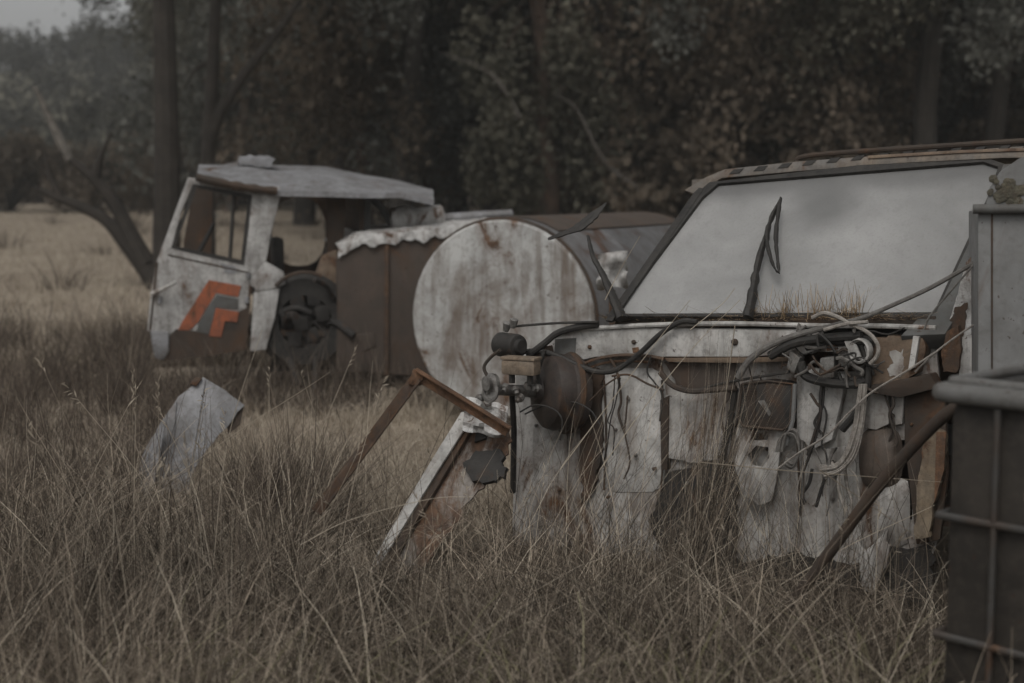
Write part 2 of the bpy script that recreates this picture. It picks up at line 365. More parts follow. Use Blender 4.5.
# roof: domed shell behind the lip
rl = PH.pt(690, 184, -.02); rr = PH.pt(1075, 148, -.02)
rows = []
for i in range(9):
    t = i / 8; row = []
    for j in range(17):
        s = j / 16; p = rl.lerp(rr, s) + W * (1.5 * t + .02) + Z3 * (.02 + .05 * math.sin(min(1, t * 1.8) * math.pi / 2) * (1 - (2 * s - 1) ** 4) - .10 * max(0, t - .8) / .2)
        row.append(p)
    rows.append(row)
MB().grid(rows, Z3 * -.03).build('roof', M['header'], cab)
# raised roof rack rail seen over the lip
q0 = PH.pt(800, 160, -.25); q1 = PH.pt(1060, 141, -.25)
MB().tube(curve([q0 + Z3 * -.03, q0 + Z3 * .012, q0.lerp(q1, .2) + Z3 * .02, q0.lerp(q1, .6) + Z3 * .016, q1 + Z3 * .01], 6), .012).build('roof_rail', M['rustdark'], cab)
# pillars
MB().slab(PW, [(605, 320), (610, 312), (693, 193), (699, 187), (704, 188), (617, 314), (612, 321)], .022, .006).build('pillar', M['black'], cab, bevel=.006)
MB().slab(PW, [(1003, 164), (1050, 160), (1045, 190), (985, 230), (968, 275), (955, 318), (945, 334), (900, 336), (918, 318), (936, 312), (991, 196)], .030, -.06).build('pillar', M['decalgrey'], cab, bevel=.006)
# jamb with peeling paint
PJ = Plane(PF.pt(960, 330, .0), NF)
MB().slab(PJ, rough([(966, 262), (978, 248), (979, 330), (968, 336), (946, 334)], 1, 5), .03, -.05).build('door_jamb', M['flaky'], cab, bevel=.004)
MB().slab(PJ, rough([(955, 308), (968, 302), (964, 334), (947, 336)], 2, 3), .034, .0).build('hinge_plate', M['rust'], cab, bevel=.004)
MB().slab(PJ, rough([(948, 330), (959, 326), (962, 345), (958, 372), (943, 372), (941, 352)], 1.5, 4), .07, .0).build('hinge_box', M['rust'], cab, bevel=.004)
MB().slab(PJ, [(959, 337), (984, 333), (990, 410), (957, 410)], .05, -.03).build('side_panel', M['whiter'], cab, bevel=.015)
# shell of the cab: floor, back wall, sides (mostly unseen but real)
fl = PF.pt(560, 480); frt = PF.pt(960, 480)
def boxwall(a, b, z0, z1, dirv, th): return MB().prism([Vector((a.x, a.y, z0)), Vector((b.x, b.y, z0)), Vector((b.x, b.y, z1)), Vector((a.x, a.y, z1))], dirv * th)
bl_, br_ = fl + W * 1.5, frt + W * 1.5
boxwall(bl_, br_, .35, base_z + .50, W, .03).build('back_wall', M['grey'], cab)
boxwall(fl + W * .05, bl_, .35, base_z - .16, U, .03).build('side_wall', M['white'], cab)
boxwall(frt + W * .05, br_, .35, base_z - .03, U, -.03).build('side_wall', M['white'], cab)
MB().prism([Vector((p.x, p.y, .35)) for p in (fl + W * .06, frt + W * .06, br_, bl_)], Z3 * -.03).build('cab_floor', M['rustdark'], cab)
MB().prism([Vector((p.x, p.y, base_z - .10)) for p in (PF.pt(640, 480) + W * .06, frt + W * .06, frt + W * .38, PF.pt(640, 480) + W * .38)], Z3 * .06).build('dashboard', M['black'], cab, bevel=.02)
for a in (.30, .72):
    p = fl.lerp(frt, a) + W * 1.1
    MB().box(Vector((p.x, p.y, .95)), U, W, Z3, .5, .14, .75).build('seat_back', M['rustdark'], cab, bevel=.05)
# firewall base sheet (buckled grid) ----------------------------------------------------
MB().slab_holes(PF, [(516, 372), (549, 352), (640, 350), (815, 350), (935, 336), (944, 430), (938, 540), (905, 622), (690, 622), (640, 590), (560, 560), (512, 545)],
    [[(582, 384), (606, 372), (600, 420), (590, 452), (580, 430)], [(676, 470), (734, 462), (738, 540), (690, 545)], [(800, 352), (868, 352), (866, 372), (805, 372)], [(896, 440), (914, 440), (912, 520), (896, 522)]],
    .0, -.02).build('bulkhead', M['white'], cab, bevel=.002)
MB().slab(PF, [(560, 356), (930, 350), (935, 600), (570, 555)], -.16, -.18).build('inner_bulkhead', M['rustdark'], cab)
# cowl
MB().slab(PF, [(546, 342), (556, 333), (640, 328), (818, 330), (822, 342), (812, 354), (742, 357), (640, 357), (596, 357), (566, 364), (549, 362)], .055, .0).build('cowl_panel', M['whiter'], cab, bevel=.008)
MB().tube(curve([PF.pt(x, y, .06) for x, y in ((553, 334), (575, 330), (640, 325.5), (720, 323.5), (790, 325), (830, 326), (880, 326), (936, 328))], 5), .0105).build('cowl_rail', M['whiter'], cab)
MB().slab(PF, [(616, 321), (760, 318), (935, 316), (938, 326), (760, 327), (612, 328)], .03, -.02).build('cowl_top', M['rustdark'], cab, bevel=.004)
MB().slab(PF, [(555, 339), (576, 338), (575, 355), (554, 357)], .058, .052).build('paint_patch', M['decalgrey'], cab, smooth=False)
for x, y, r in ((590, 347, 2.2), (634, 342, 2.4), (735, 342, 3.5)):
    p = PF.pt(x, y, .056); MB().lathe(p, NF, [(r / 230, -.01), (r / 230, .006), (r / 400, .012)], 10).build('bolt', M['rustdark'], cab)
MB().slab(PF, [(632, 348), (638, 347), (639, 352), (633, 353)], .06, .05).build('clip', M['rustorange'], cab)
MB().tube(curve([PF.pt(x, y, .07) for x, y in ((572, 372), (583, 364), (600, 358), (622, 355), (648, 356), (664, 359))], 5), .008, flat=.6).build('arch_lip', M['rust'], cab)
MB().tube(curve([PF.pt(x, y, .05) for x, y in ((578, 374), (600, 364), (622, 361), (650, 362))], 5), .006).build('arch_lip', M['rustorange'], cab)
MB().slab(PF, [(664, 358), (742, 357.5), (800, 357), (800, 361), (742, 363), (668, 362)], .058, .01).build('seam_flange', M['tan'], cab, bevel=.002)
# bulged white inner panel
def bulge(px_c, rx, ry, h, off, mat, name, nseg=10, ang=40, q=7):
    rows = []
    for i in range(nseg + 1):
        k = 1 - i / nseg; row = []
        for j in range(25):
            a = 2 * math.pi * j / 24; ca, sa = math.cos(a), math.sin(a)
            rad = 1 / ((abs(ca) ** q + abs(sa) ** q) ** (1 / q))
            row.append(PF.pt(px_c[0] + rx * k * rad * ca, px_c[1] + ry * k * rad * sa, off + h * (1 - k ** 3)))
        rows.append(row)
    return MB().grid(rows).build(name, mat, cab, angle=ang)
bulge((633, 430), 33, 62, .035, .004, M['whiter'], 'pressed_panel')
bulge((542, 466), 25, 60, .02, .004, M['white'], 'pressed_panel')
MB().slab(PF, rough([(584, 372), (592, 366), (602, 374), (600, 420), (602, 450), (594, 490), (582, 505), (578, 470), (582, 420)], 2.5, 5), .03, .0).build('guard_flange', M['rustdark'], cab, bevel=.006)
MB().slab(PF, rough([(664, 362), (735, 361), (733, 386), (700, 392), (676, 384)], 1.5, 5), .02, -.03).build('cowl_recess', M['tankbrown'], cab, bevel=.004)
MB().slab(PF, rough([(664, 395), (732, 392), (730, 458), (690, 462), (664, 456)], 1.5, 6), .025, .0).build('bracket_plate', M['white'], cab, bevel=.006)
MB().slab(PF, [(660, 400), (668, 396), (667, 470), (661, 470)], .04, .0).build('brace', M['rustdark'], cab, bevel=.002)
MB().slab(PF, rough([(668, 474), (700, 462), (738, 470), (735, 555), (665, 570), (650, 520)], 3, 6), .022, .0).build('torn_or_gap_sheet', M['engine'], cab, bevel=.004)  # near-black panel over the opening, its colour stands in for a shaded gap
# heater box with frame and lower mounting plate
hb = MB().slab(PF, [(741, 383), (768, 381), (793, 384), (790, 424), (783, 430), (742, 426), (736, 418)], .10, .0).build('heater_box', M['engine'], cab, bevel=.012)
MB().tube([PF.pt(x, y, .102) for x, y in ((742, 384), (738, 418), (743, 426), (783, 430), (790, 424), (793, 384), (768, 381), (742, 384))], .006, 6).build('heater_rim', M['rustdark'], hb)
for k in range(5): MB().slab(PF, [(744, 388 + k * 2.4), (756, 387.6 + k * 2.4), (756, 388.6 + k * 2.4), (744, 389 + k * 2.4)], .104, .09).build('louvre', M['rustdark'], hb, smooth=False)
MB().slab(PF, [(758, 401), (764, 400), (771, 414), (769, 416)], .106, .095).build('scuff', M['alloy'], hb, smooth=False)
MB().tube([PF.pt(x, y, .105) for x, y in ((795, 384), (793, 420), (786, 445))], .009).build('heater_bracket', M['grey'], cab)
MB().tube(curve([PF.pt(x, y, .08) for x, y in ((736, 388), (730, 420), (722, 470), (724, 520))], 5), .014).build('drain_hose', M['black'], cab)
MB().slab_holes(PF, rough([(737, 428), (784, 430), (778, 470), (772, 500), (758, 506), (742, 492), (735, 466)], 1.5, 6),
    [[(750, 434), (768, 433), (768, 440), (752, 441)], [(747, 455), (756, 446), (768, 447), (769, 458), (762, 468), (752, 466)]], .07, .045).build('mounting_plate', M['white'], cab, bevel=.004)
MB().slab(PF, [(796, 366), (846, 374), (842, 398), (832, 440), (812, 450), (796, 436)], .05, .0).build('bracket_plate', M['whiter'], cab, bevel=.01)
MB().slab(PF, [(864, 392), (888, 390), (889, 424), (876, 430), (862, 428)], .04, .0).build('bracket_plate', M['white'], cab, bevel=.006)
MB().slab(PF, [(892, 398), (904, 396), (902, 424), (892, 426)], .035, .0).build('bracket_plate', M['white'], cab, bevel=.004)
MB().lathe(PF.pt(892, 416, .04), NF, [(.012, 0), (.012, .012), (.005, .02)], 10).build('bolt', M['rustdark'], cab)
# tan dash remnant on the right, with light scar
MB().slab(PF, rough([(869, 338), (922, 336), (926, 352), (916, 374), (896, 382), (872, 386), (864, 370)], 2, 5), .075, .0).build('glovebox_panel', M['tan'], cab, bevel=.012)
MB().slab(PF, rough([(892, 352), (903, 350), (904, 366), (898, 376), (888, 377), (890, 364)], 3, 3, 5), .077, .072).build('paint_scar', M['white'], cab, smooth=False)
MB().slab(PF, [(913, 336), (919, 337), (914, 368), (908, 370)], .10, .07).build('bracket_strip', M['whiter'], cab, bevel=.002)
MB().slab(PF, [(866, 386), (930, 374), (938, 388), (900, 398), (866, 392)], .09, .0).build('lower_rail', M['rustdark'], cab, bevel=.008)
MB().slab(PF, [(904, 392), (944, 384), (948, 470), (940, 540), (916, 545), (904, 440)], .03, .0).build('side_post', M['rustdark'], cab, bevel=.008)
M['brownpaint'] = weathered('brown_paint', (.15, .115, .092), (.10, .08, .066), rust=.12, streak=.6, seed=95, scale=2)
bulge((881, 458), 22, 32, .07, .01, M['brownpaint'], 'brown_dome', q=3)
bulge((890, 512), 20, 34, .03, .006, M['white'], 'pressed_panel')
MB().slab(PF, rough([(926, 428), (946, 432), (944, 470), (932, 512), (930, 538), (914, 540), (917, 490)], 1.8, 6), .09, .055).build('split_trim', M['wood'], cab, bevel=.006)
MB().slab(PF, [(936, 432), (946, 432), (944, 470), (934, 504)], .097, .085).build('rust_strip', M['rustorange'], cab, bevel=.003)
MB().slab(PF, rough([(852, 532), (866, 552), (888, 530), (888, 560), (872, 596), (862, 590)], 2.5, 5), .07, .05).build('torn_or_gap_sheet', M['white'], cab, bevel=.004)
MB().slab(PF, [(736, 590), (790, 586), (792, 640), (740, 640)], .10, .08).build('floor_plate', M['tan'], cab, bevel=.006)
for px in ([(776, 452), (852, 446), (862, 520), (856, 600), (780, 600), (772, 520)],):
    MB().slab(PF, rough(px, 2, 6), .015, .005).build('bracket_plate', M['white'], cab, bevel=.004)
MB().slab(PF, rough([(700, 556), (745, 562), (800, 552), (850, 566), (900, 548), (930, 546), (935, 625), (700, 622)], 4, 6), .02, .005).build('lower_dark_gap', M['engine'], cab)  # panel coloured near black so the area below reads as a shaded gap
# crushed metal scrap near the harness
MB().slab(PF, [(842, 334), (856, 345), (862, 360), (853, 356), (846, 346)], .13, .12).build('foil_scrap', M['whiter'], cab)
MB().lathe(PF.pt(866, 350, .09), (NF + U * -.3), [(.035, 0), (.05, .02), (.052, .05), (.045, .055), (.03, .02)], 20).build('horn_cup', M['whiter'], cab)
MB().slab(PF, [(820, 358), (834, 356), (834, 378), (818, 378)], .11, .06).build('relay', M['alloy'], cab, bevel=.006)
MB().slab(PF, [(837, 350), (852, 352), (850, 368), (838, 366)], .10, .05).build('relay', M['alloy'], cab, bevel=.01)
MB().slab(PF, [(826, 346), (834, 345), (835, 350), (827, 351)], .12, .08).build('fuse', M['rustorange'], cab)
MB().slab(PF, [(790, 350), (800, 358), (794, 374), (786, 368)], .12, .06).build('relay', M['alloy'], cab, bevel=.006)
# brake booster, master cylinder and reservoir, wiper motor
bc = PF.pt(556, 392, .10); bax = (NF * .75 - U * .55 + Z3 * .08).normalized()
bo = MB().lathe(bc - bax * .06, bax, [(.03, -.06), (.165, -.05), (.182, -.02), (.185, .02), (.174, .03), (.176, .07), (.167, .105), (.13, .135), (.06, .145), (.05, .17), (.0, .172)], 40).build('brake_booster', M['booster'], cab)
MB().lathe(bc - bax * .06, bax, [(.186, -.012), (.191, -.006), (.191, .012), (.186, .018)], 40).build('booster_rim', M['rustdark'], bo)
mc0 = bc + bax * .10; mc1 = bc + bax * .34
MB().tube([mc0, mc0.lerp(mc1, .3), mc0.lerp(mc1, .32), mc1], lambda k: .034 if k < .32 else .026, 14).build('master_cylinder', M['alloy'], cab)
rc_ = PF.pt(521, 367, .30); ru = (U * .95 + NF * -.1).normalized(); rw = ru.cross(Z3)
rsv = MB().box(rc_, ru, rw, Z3, .165, .075, .068).build('brake_reservoir', M['tanplastic'], cab, bevel=.012)
MB().box(rc_ + Z3 * .04, ru, rw, Z3, .172, .082, .014).build('reservoir_cap', M['tanplastic'], rsv, bevel=.004)
for k in range(2): MB().tube([rc_ + ru * (-.045 + .09 * k) - Z3 * .03, rc_ + ru * (-.045 + .09 * k) - Z3 * .075], .014).build('reservoir_neck', M['black'], rsv)
MB().lathe(PF.pt(493, 383, .36), (NF - U * .4), [(.02, -.02), (.042, -.01), (.046, .01), (.03, .02), (.034, .04), (.0, .045)], 18).build('valve_body', M['alloy'], cab)
MB().lathe(PF.pt(492, 392, .37), (NF - U * .2 + Z3 * .2), [(.030, 0), (.048, .004), (.05, .014), (.036, .018), (.030, .006)], 22).build('clamp_ring', M['alloy'], cab)
for x, y, o_ in ((505, 388, .33), (516, 390, .30), (528, 386, .28), (537, 388, .26), (480, 398, .36), (520, 398, .29)):
    MB().lathe(PF.pt(x, y, o_), Vector((random.uniform(-1, 1), -1, random.uniform(-1, 1))), [(.008, -.02), (.018, -.014), (.02, .008), (.011, .012), (.011, .026)], 8).build('fitting', M['alloy'], cab)
mo = PF.pt(515, 346, .22); max_ = (U * .85 + NF * .25).normalized()
MB().lathe(mo - max_ * .05, max_, [(.03, -.065), (.05, -.06), (.056, -.05), (.056, .06), (.052, .075), (.035, .08), (.03, .10)], 24).build('wiper_motor', M['engine'], cab)
for x, y in ((507, 325), (514, 321.5)):
    MB().lathe(PF.pt(x, y, .2), Vector((.2, -.3, 1)), [(.014, -.03), (.018, -.01), (.02, .01), (.01, .016)], 10).build('terminal', M['alloy'], cab)
MB().slab(PF, [(527, 352), (545, 346), (548, 362), (530, 364)], .12, .0).build('motor_bracket', M['rustdark'], cab, bevel=.006)
MB().tube([PF.pt(512, 392, .22), PF.pt(514, 430, .16), PF.pt(513, 492, .05)], .014).build('steering_shaft', M['black'], cab)
# hoses, harness and cables
def cable(name, px, off, r, mat, n=7, seg=7, off1=None, r1=None):
    off1 = off if off1 is None else off1; k = max(1, len(px) - 1)
    return MB().tube(curve([PF.pt(x, y, off + (off1 - off) * i / k) for i, (x, y) in enumerate(px)], n), r, seg, r1).build(name, mat, cab)
cable('hose', [(522, 352), (540, 351), (560, 357), (582, 367), (600, 372), (618, 369), (640, 353), (658, 336), (672, 326), (684, 321), (697, 322)], .13, .0125, M['black'], 8, 9, .08)
cable('hose', [(528, 356), (545, 343), (558, 333), (578, 327), (598, 324)], .14, .016, M['black'], 6, 9, .08)
cable('hose', [(508, 327), (530, 325), (560, 323), (598, 322)], .16, .006, M['black'], 6, 7, .1)
cable('hose', [(545, 350), (538, 372), (540, 384)], .2, .01, M['black'])
cable('hose', [(500, 350), (490, 358), (484, 368), (490, 380)], .3, .008, M['rustdark'])
cable('hose', [(738, 378), (748, 362), (764, 349), (785, 339), (808, 332), (832, 326), (862, 318), (884, 309)], .15, .016, M['cablegrey'], 7, 9, .1, .009)
cable('cable', [(884, 309), (930, 288), (976, 262)], .1, .009, M['cablegrey'], 7, 7, .12)
cable('cable', [(812, 318), (824, 313), (838, 317), (850, 324), (862, 329), (872, 336), (878, 346), (877, 356), (870, 364)], .15, .0085, M['rope'], 7)
cable('cable', [(824, 330), (846, 324), (868, 322)], .16, .008, M['rope'])
cable('hose', [(770, 356), (795, 343), (830, 338), (862, 336)], .12, .02, M['black'], 6, 9)
cable('hose', [(806, 346), (826, 341), (852, 340), (874, 342)], .10, .022, M['black'], 6, 9)
cable('hose', [(800, 362), (806, 376), (826, 382), (852, 384), (866, 380)], .10, .02, M['black'], 6, 9)
cable('hose', [(862, 345), (868, 365), (866, 390), (858, 410), (842, 430)], .1, .016, M['black'], 6, 9)
cable('hose', [(660, 372), (672, 385), (690, 391), (712, 390), (736, 388)], .10, .013, M['rustdark'], 6, 8)
cable('cable', [(690, 392), (720, 384), (752, 378), (790, 372)], .09, .006, M['black'])
cable('cable', [(612, 376), (630, 375), (648, 384), (664, 390)], .12, .005, M['rustdark'])
cable('cable', [(560, 412), (585, 404), (606, 385), (620, 376)], .13, .004, M['rustdark'])
cable('cable', [(525, 414), (548, 404), (572, 402), (590, 410), (600, 425)], .2, .004, M['black'])
cable('cable', [(520, 412), (535, 405), (553, 409), (562, 420), (560, 440)], .26, .004, M['black'])
cable('cable', [(936, 352), (905, 372), (872, 392), (850, 412), (826, 436), (800, 452), (776, 470)], .16, .0045, M['rope'], 6, 6)
cable('cable', [(985, 318), (960, 334), (936, 352), (915, 372)], .14, .004, M['rope'])
cable('cable', [(976, 262), (950, 292), (930, 316), (924, 330)], .13, .004, M['cablegrey'])
for i in range(7):
    j = i - 3
    cable('rope_strand', [(863 + j * 1.1, 384), (861 + j * 1.4, 405), (858 + j * 1.6, 428), (850 + j * 2.0, 452 + abs(j)), (838 + j * 1.5, 468 + j), (822 + j, 472 + j * 2.2)], .13 + .004 * (i % 3), .0042, M['rope'], 6, 6)
for i in range(7):
    cable('rope_strand', [(776 + i * 1.2, 452), (780 + i * 1.3, 438 - i), (792 + i * .8, 436 - i * .8), (799, 448 + i), (795 - i * .5, 462 + i), (786 - i * .4, 458 + i)], .12 + .004 * (i % 3), .004, M['cablegrey'], 6, 6)
for i in range(26):
    x = random.uniform(768, 866); y = random.uniform(330, 378)
    px = [(x, y)]
    for _ in range(4): px.append((px[-1][0] + random.uniform(-2, 15), px[-1][1] + random.uniform(-9, 10)))
    cable('wire', px, random.uniform(.08, .15), random.choice((.003, .004, .006, .008)), random.choice((M['black'], M['black'], M['cablegrey'], M['rustdark'])), 5, 6)
for i in range(14):
    x = random.uniform(800, 850); y = random.uniform(440, 470); px = [(x, y)]
    for _ in range(3): px.append((px[-1][0] + random.uniform(-9, 10), px[-1][1] + random.uniform(8, 26)))
    cable('wire', px, random.uniform(.07, .13), random.choice((.003, .0045, .007)), random.choice((M['black'], M['cablegrey'], M['rope'])), 5, 6)
for i in range(34):
    x, y = random.uniform(530, 925), random.uniform(362, 500)
    MB().lathe(PF.pt(x, y, .02 + .02 * (600 < x < 666)), NF, [(.007, -.01), (.008, .012), (.004, .018)], 7).build('bolt', random.choice((M['rustdark'], M['rust'], M['alloy'])), cab)
for i in range(16):
    x, y = random.uniform(600, 900), random.uniform(356, 400); px = [(x, y)]
    for _ in range(4): px.append((px[-1][0] + random.uniform(-8, 8), px[-1][1] + random.uniform(8, 30)))
    cable('wire', px, random.uniform(.05, .11), random.choice((.003, .004, .006)), random.choice((M['black'], M['engine'], M['rustdark'])), 5, 6)
for px in ([(604, 380), (606, 430), (604, 490)], [(662, 380), (664, 440), (661, 490)], [(796, 372), (797, 430), (800, 500)]):
    cable('weld_seam', px, .03, .005, M['rustdark'], 5, 6)
# wipers
def wiper(arm, blade, off):
    px0 = arm[0][0] * .01
    a = MB().tube(curve([PW.pt(x, y, o_) for x, y, o_ in arm], 6), lambda k: (.022 * (1 - k) + .009) * (1 + .35 * noise.noise(Vector((k * 14, px0, 1)))), 8, flat=.7).build('wiper_arm', M['black'], cab)
    for i, b_ in enumerate(blade):
        MB().tube(curve([PW.pt(x, y, off) for x, y in b_], 6), lambda k: (.005 + .013 * math.sin(math.pi * min(1, k * .9 + .08))) * (1 + .5 * noise.noise(Vector((k * 16, px0, 5 + i)))), 7, flat=.5).build('wiper_blade', M['black'], a)
wiper([(622, 319, .03), (614, 300, .06), (603, 275, .08), (593, 256, .09), (588, 236, .10)], [[(548, 239), (562, 234), (580, 228), (592, 219), (600, 210), (606, 203)], [(552, 238), (575, 228), (590, 216), (604, 205)]], .11)
wiper([(748, 318, .03), (753, 292, .05), (757, 268, .06), (764, 242, .06), (770, 225, .06)], [[(781, 198), (778, 215), (776, 240), (778, 262), (779, 273)], [(780, 200), (770, 222), (767, 240), (772, 262), (777, 272)]], .07)
# ================================================================== scrap around the foreground cab
# bent rusty angle frame
PA = Plane(at(415, 380, 5.75), (-.15, -1, 0))
ang = thing('angle_iron', at(330, 500, 5.75).xy[:] + (0.0,), 'bent orange-rusty angle iron poking out of the grass left of the cab', 'scrap metal')
def beam(px, w, pl, off, th):
    out = MB()
    for (x0, y0), (x1, y1) in zip(px[:-1], px[1:]):
        d = Vector((x1 - x0, y1 - y0)).normalized(); n_ = Vector((-d.y, d.x)) * w / 2
        out.slab(pl, [(x0 + n_.x, y0 + n_.y), (x1 + n_.x, y1 + n_.y), (x1 - n_.x, y1 - n_.y), (x0 - n_.x, y0 - n_.y)], off, off - th)
        out.slab(pl, [(x0 + n_.x, y0 + n_.y), (x1 + n_.x, y1 + n_.y), (x1 + n_.x * .55, y1 + n_.y * .55), (x0 + n_.x * .55, y0 + n_.y * .55)], off + .035, off + .001)
    return out
beam([(316, 512), (370, 440), (416, 378)], 11, PA, .0, .008).build('upright', M['rust'], ang, bevel=.001)
beam([(508, 432), (460, 402), (413, 373)], 10, PA, .003, .008).build('crossbar', M['rustorange'], ang, bevel=.001)
MB().slab(PA, [(408, 384), (413, 369), (424, 376), (420, 386)], .012, -.02).build('corner_plate', M['rustorange'], ang, bevel=.002)
# fallen white guard panel
PG = Plane(at(440, 480, 5.9), (-.35, -1, .55))
gp = thing('mudguard', at(430, 560, 5.9).xy[:] + (0.0,), 'battered white mudguard panel with rust streaks leaning in the grass under the angle iron', 'scrap metal')
MB().slab(PG, rough([(470, 408), (500, 402), (512, 440), (500, 470), (470, 500), (440, 545), (405, 590), (380, 590), (410, 530), (440, 470)], 2.5, 6), .0, -.012).build('panel', weathered('mudguard_paint', (.42, .40, .37), (.27, .25, .225), rust=.42, streak=.5, seed=81), gp, bevel=.003)
MB().slab(PG, [(461, 412), (470, 411), (472, 417), (438, 470), (412, 512), (385, 556), (366, 590), (356, 592), (384, 540), (424, 472)], .05, .035).build('edge_strip', M['whiter'], gp, bevel=.003)
MB().slab(PG, [(470, 418), (480, 414), (440, 482), (405, 540), (380, 585), (368, 588), (400, 530), (440, 468)], .03, .0).build('edge_channel', M['rustdark'], gp, bevel=.003)
MB().slab(PG, rough([(463, 462), (476, 452), (500, 448), (506, 472), (490, 484), (468, 478)], 3.2, 4), .03, .0).build('torn_flap', M['engine'], gp, bevel=.006)
MB().slab(PG, [(476, 432), (484, 430), (486, 438), (474, 442)], .02, .0).build('torn_flap', M['black'], gp, bevel=.003)
crum = MB()
rows = []
for i in range(9):
    row = []
    for j in range(9):
        s, t = j / 8, i / 8; nz = noise.noise(Vector((s * 3.1, t * 3.3, 4.2)))
        row.append(PG.pt(466 + 42 * s - 4 * t, 396 + 34 * t + 10 * s + 5 * nz, .09 + .07 * nz))
    rows.append(row)
crum.grid(rows, PG.n * -.006).build('crumpled_edge', M['flaky'], gp)
# leaning sheet in the long grass at left
PS = Plane(at(190, 430, 7.7), (.18, -1, .30))
shl = thing('roofing_sheet', at(185, 490, 7.7).xy[:] + (0.0,), 'bent pale grey metal sheet sticking out of the long grass at left', 'scrap metal')
MB().slab(PS, rough([(146, 452), (160, 424), (178, 397), (203, 377), (224, 390), (244, 405), (226, 428), (206, 450), (192, 474), (184, 520), (150, 540)], .8, 8), .0, -.006).build('sheet', M['galv'], shl, bevel=.001)
PS2 = Plane(PS.pt(148, 450, .0), (-.75, -.8, .25))
MB().slab(PS2, rough([(122, 545), (131, 494), (144, 452), (160, 424), (168, 412), (160, 450), (150, 500), (148, 545)], .8, 8), .0, -.006).build('folded_side', M['galv'], shl, bevel=.001)
for a_, b_ in (((176, 402), (168, 520)), ((205, 380), (190, 470))): MB().tube([PS.pt(*a_, .002), PS.pt(*b_, .002)], .006, 6).build('crease', M['galv'], shl)
MB().slab(PS, [(190, 384), (196, 377), (202, 378), (196, 386)], .02, -.03).build('ridge_clip', M['rust'], shl, bevel=.002)
MB().slab(PS, [(226, 420), (244, 404), (240, 424), (228, 434)], -.02, -.05).build('folded_edge', M['rustdark'], shl, bevel=.002)
# long dark pipe leaning from behind the container
pp = tag(MB().tube(curve([at(968, 399, 4.4), at(935, 424, 4.5), at(885, 478, 4.65), at(835, 545, 4.8), at(760, 648, 5.0)], 5), .021, 12).build('steel_pipe', M['rustdark']), 'long dark steel pipe leaning down from the caged container into the grass', 'pipe')
# ================================================================== grey cabinet at the right edge
PC = Plane(at(985, 300, 5.15), (-.25, -1, 0))
cb = thing('metal_cabinet', at(1010, 560, 5.2).xy[:] + (0.0,), 'tall grey sheet metal cabinet with lichen on its lid at the right edge', 'cabinet')
MB().slab(PC, [(978, 212), (1160, 212), (1160, 620), (978, 620)], .0, -.5).build('body', M['grey'], cb, bevel=.006)
MB().slab(PC, [(991, 214), (993, 214), (993, 620), (991, 620)], .004, -.01).build('seam', M['rustdark'], cb, smooth=False)
MB().tube([PC.pt(973, 209, .02), PC.pt(1166, 209, .02)], .018, 12).build('top_rail', M['decalgrey'], cb)
rows = []
for i in range(9):
    t = i / 8
    rows.append([PC.pt(986, 205, -.03 - .45 * s) .lerp(PC.pt(1166, 205, -.03 - .45 * s), t) + Z3 * (.2 * (1 - abs(2 * t - 1) ** 2.2) ** .6) for s in (0, .2, .4, .6, .8, 1)])
MB().grid(rows, Z3 * -.02).build('lid', M['grey'], cb)
MB().slab(PC, [(986, 205), (990, 188), (1000, 172), (1020, 158), (1060, 146), (1110, 146), (1150, 170), (1166, 205)], -.028, -.045).build('lid_end', M['grey'], cb)
lm = MB()
for i in range(60):
    c = PC.pt(1006 + random.gauss(0, 7), 192 + random.gauss(0, 6), -.027)
    lm.lathe(c, PC.n, [(random.uniform(.008, .022), 0), (random.uniform(.006, .014), random.uniform(.003, .006)), (.001, .007)], 7)
lm.build('lichen_patch', M['lichen'], cb)
# ================================================================== caged liquid container, right foreground
IU = Vector((.68, -.73, 0)).normalized(); IN = Vector((-.73, -.68, 0)).normalized(); IWd = -IN
io = at(942, 392, 3.72); IB = Vector((io.x, io.y, 0)); ztop = io.z
ib = thing('caged_container', (IB + IU * .5 + IWd * .5).xy[:] + (0.0,), 'dark plastic liquid container in a steel tube cage at the lower right corner', 'container')
def ipt(u, w, z): return IB + IU * u + IWd * w + Z3 * z
MB().box(ipt(.5, .51, (ztop + .12) / 2), IU, IWd, Z3, .985, .985, ztop - .15).build('bottle', M['ibc'], ib, bevel=.05)
MB().tube([ipt(0, 0, ztop), ipt(1, 0, ztop), ipt(1, 1, ztop), ipt(0, 1, ztop), ipt(0, 0, ztop), ipt(.2, 0, ztop)], .027, 12).build('top_rim', M['rimgrey'], ib)
MB().tube([ipt(.02, .02, ztop + .03), ipt(.98, .02, ztop + .03), ipt(.98, .98, ztop + .03), ipt(.02, .98, ztop + .03), ipt(.02, .02, ztop + .03), ipt(.2, .02, ztop + .03)], .014, 10).build('top_rim', M['rimgrey'], ib)
for z in (ztop - .33, ztop - .655, ztop - .96):
    MB().tube([ipt(0, 0, z), ipt(1, 0, z), ipt(1, 1, z), ipt(0, 1, z), ipt(0, 0, z)], .011, 10).build('cage_tube', M['cage'], ib)
for k in range(5):
    for a, b_ in (((k * .2 + .16, 0)), ((0, k * .2 + .5)), ((k * .2 + .16, 1)), ((1, k * .2 + .16))):
        if a <= 1 and b_ <= 1: MB().tube([ipt(a, b_, .13), ipt(a, b_, ztop - .03)], .0095, 8).build('cage_tube', M['cage'], ib)
MB().box(ipt(.5, .5, .07), IU, IWd, Z3, 1.0, 1.0, .12).build('pallet', M['rustdark'], ib, bevel=.01)
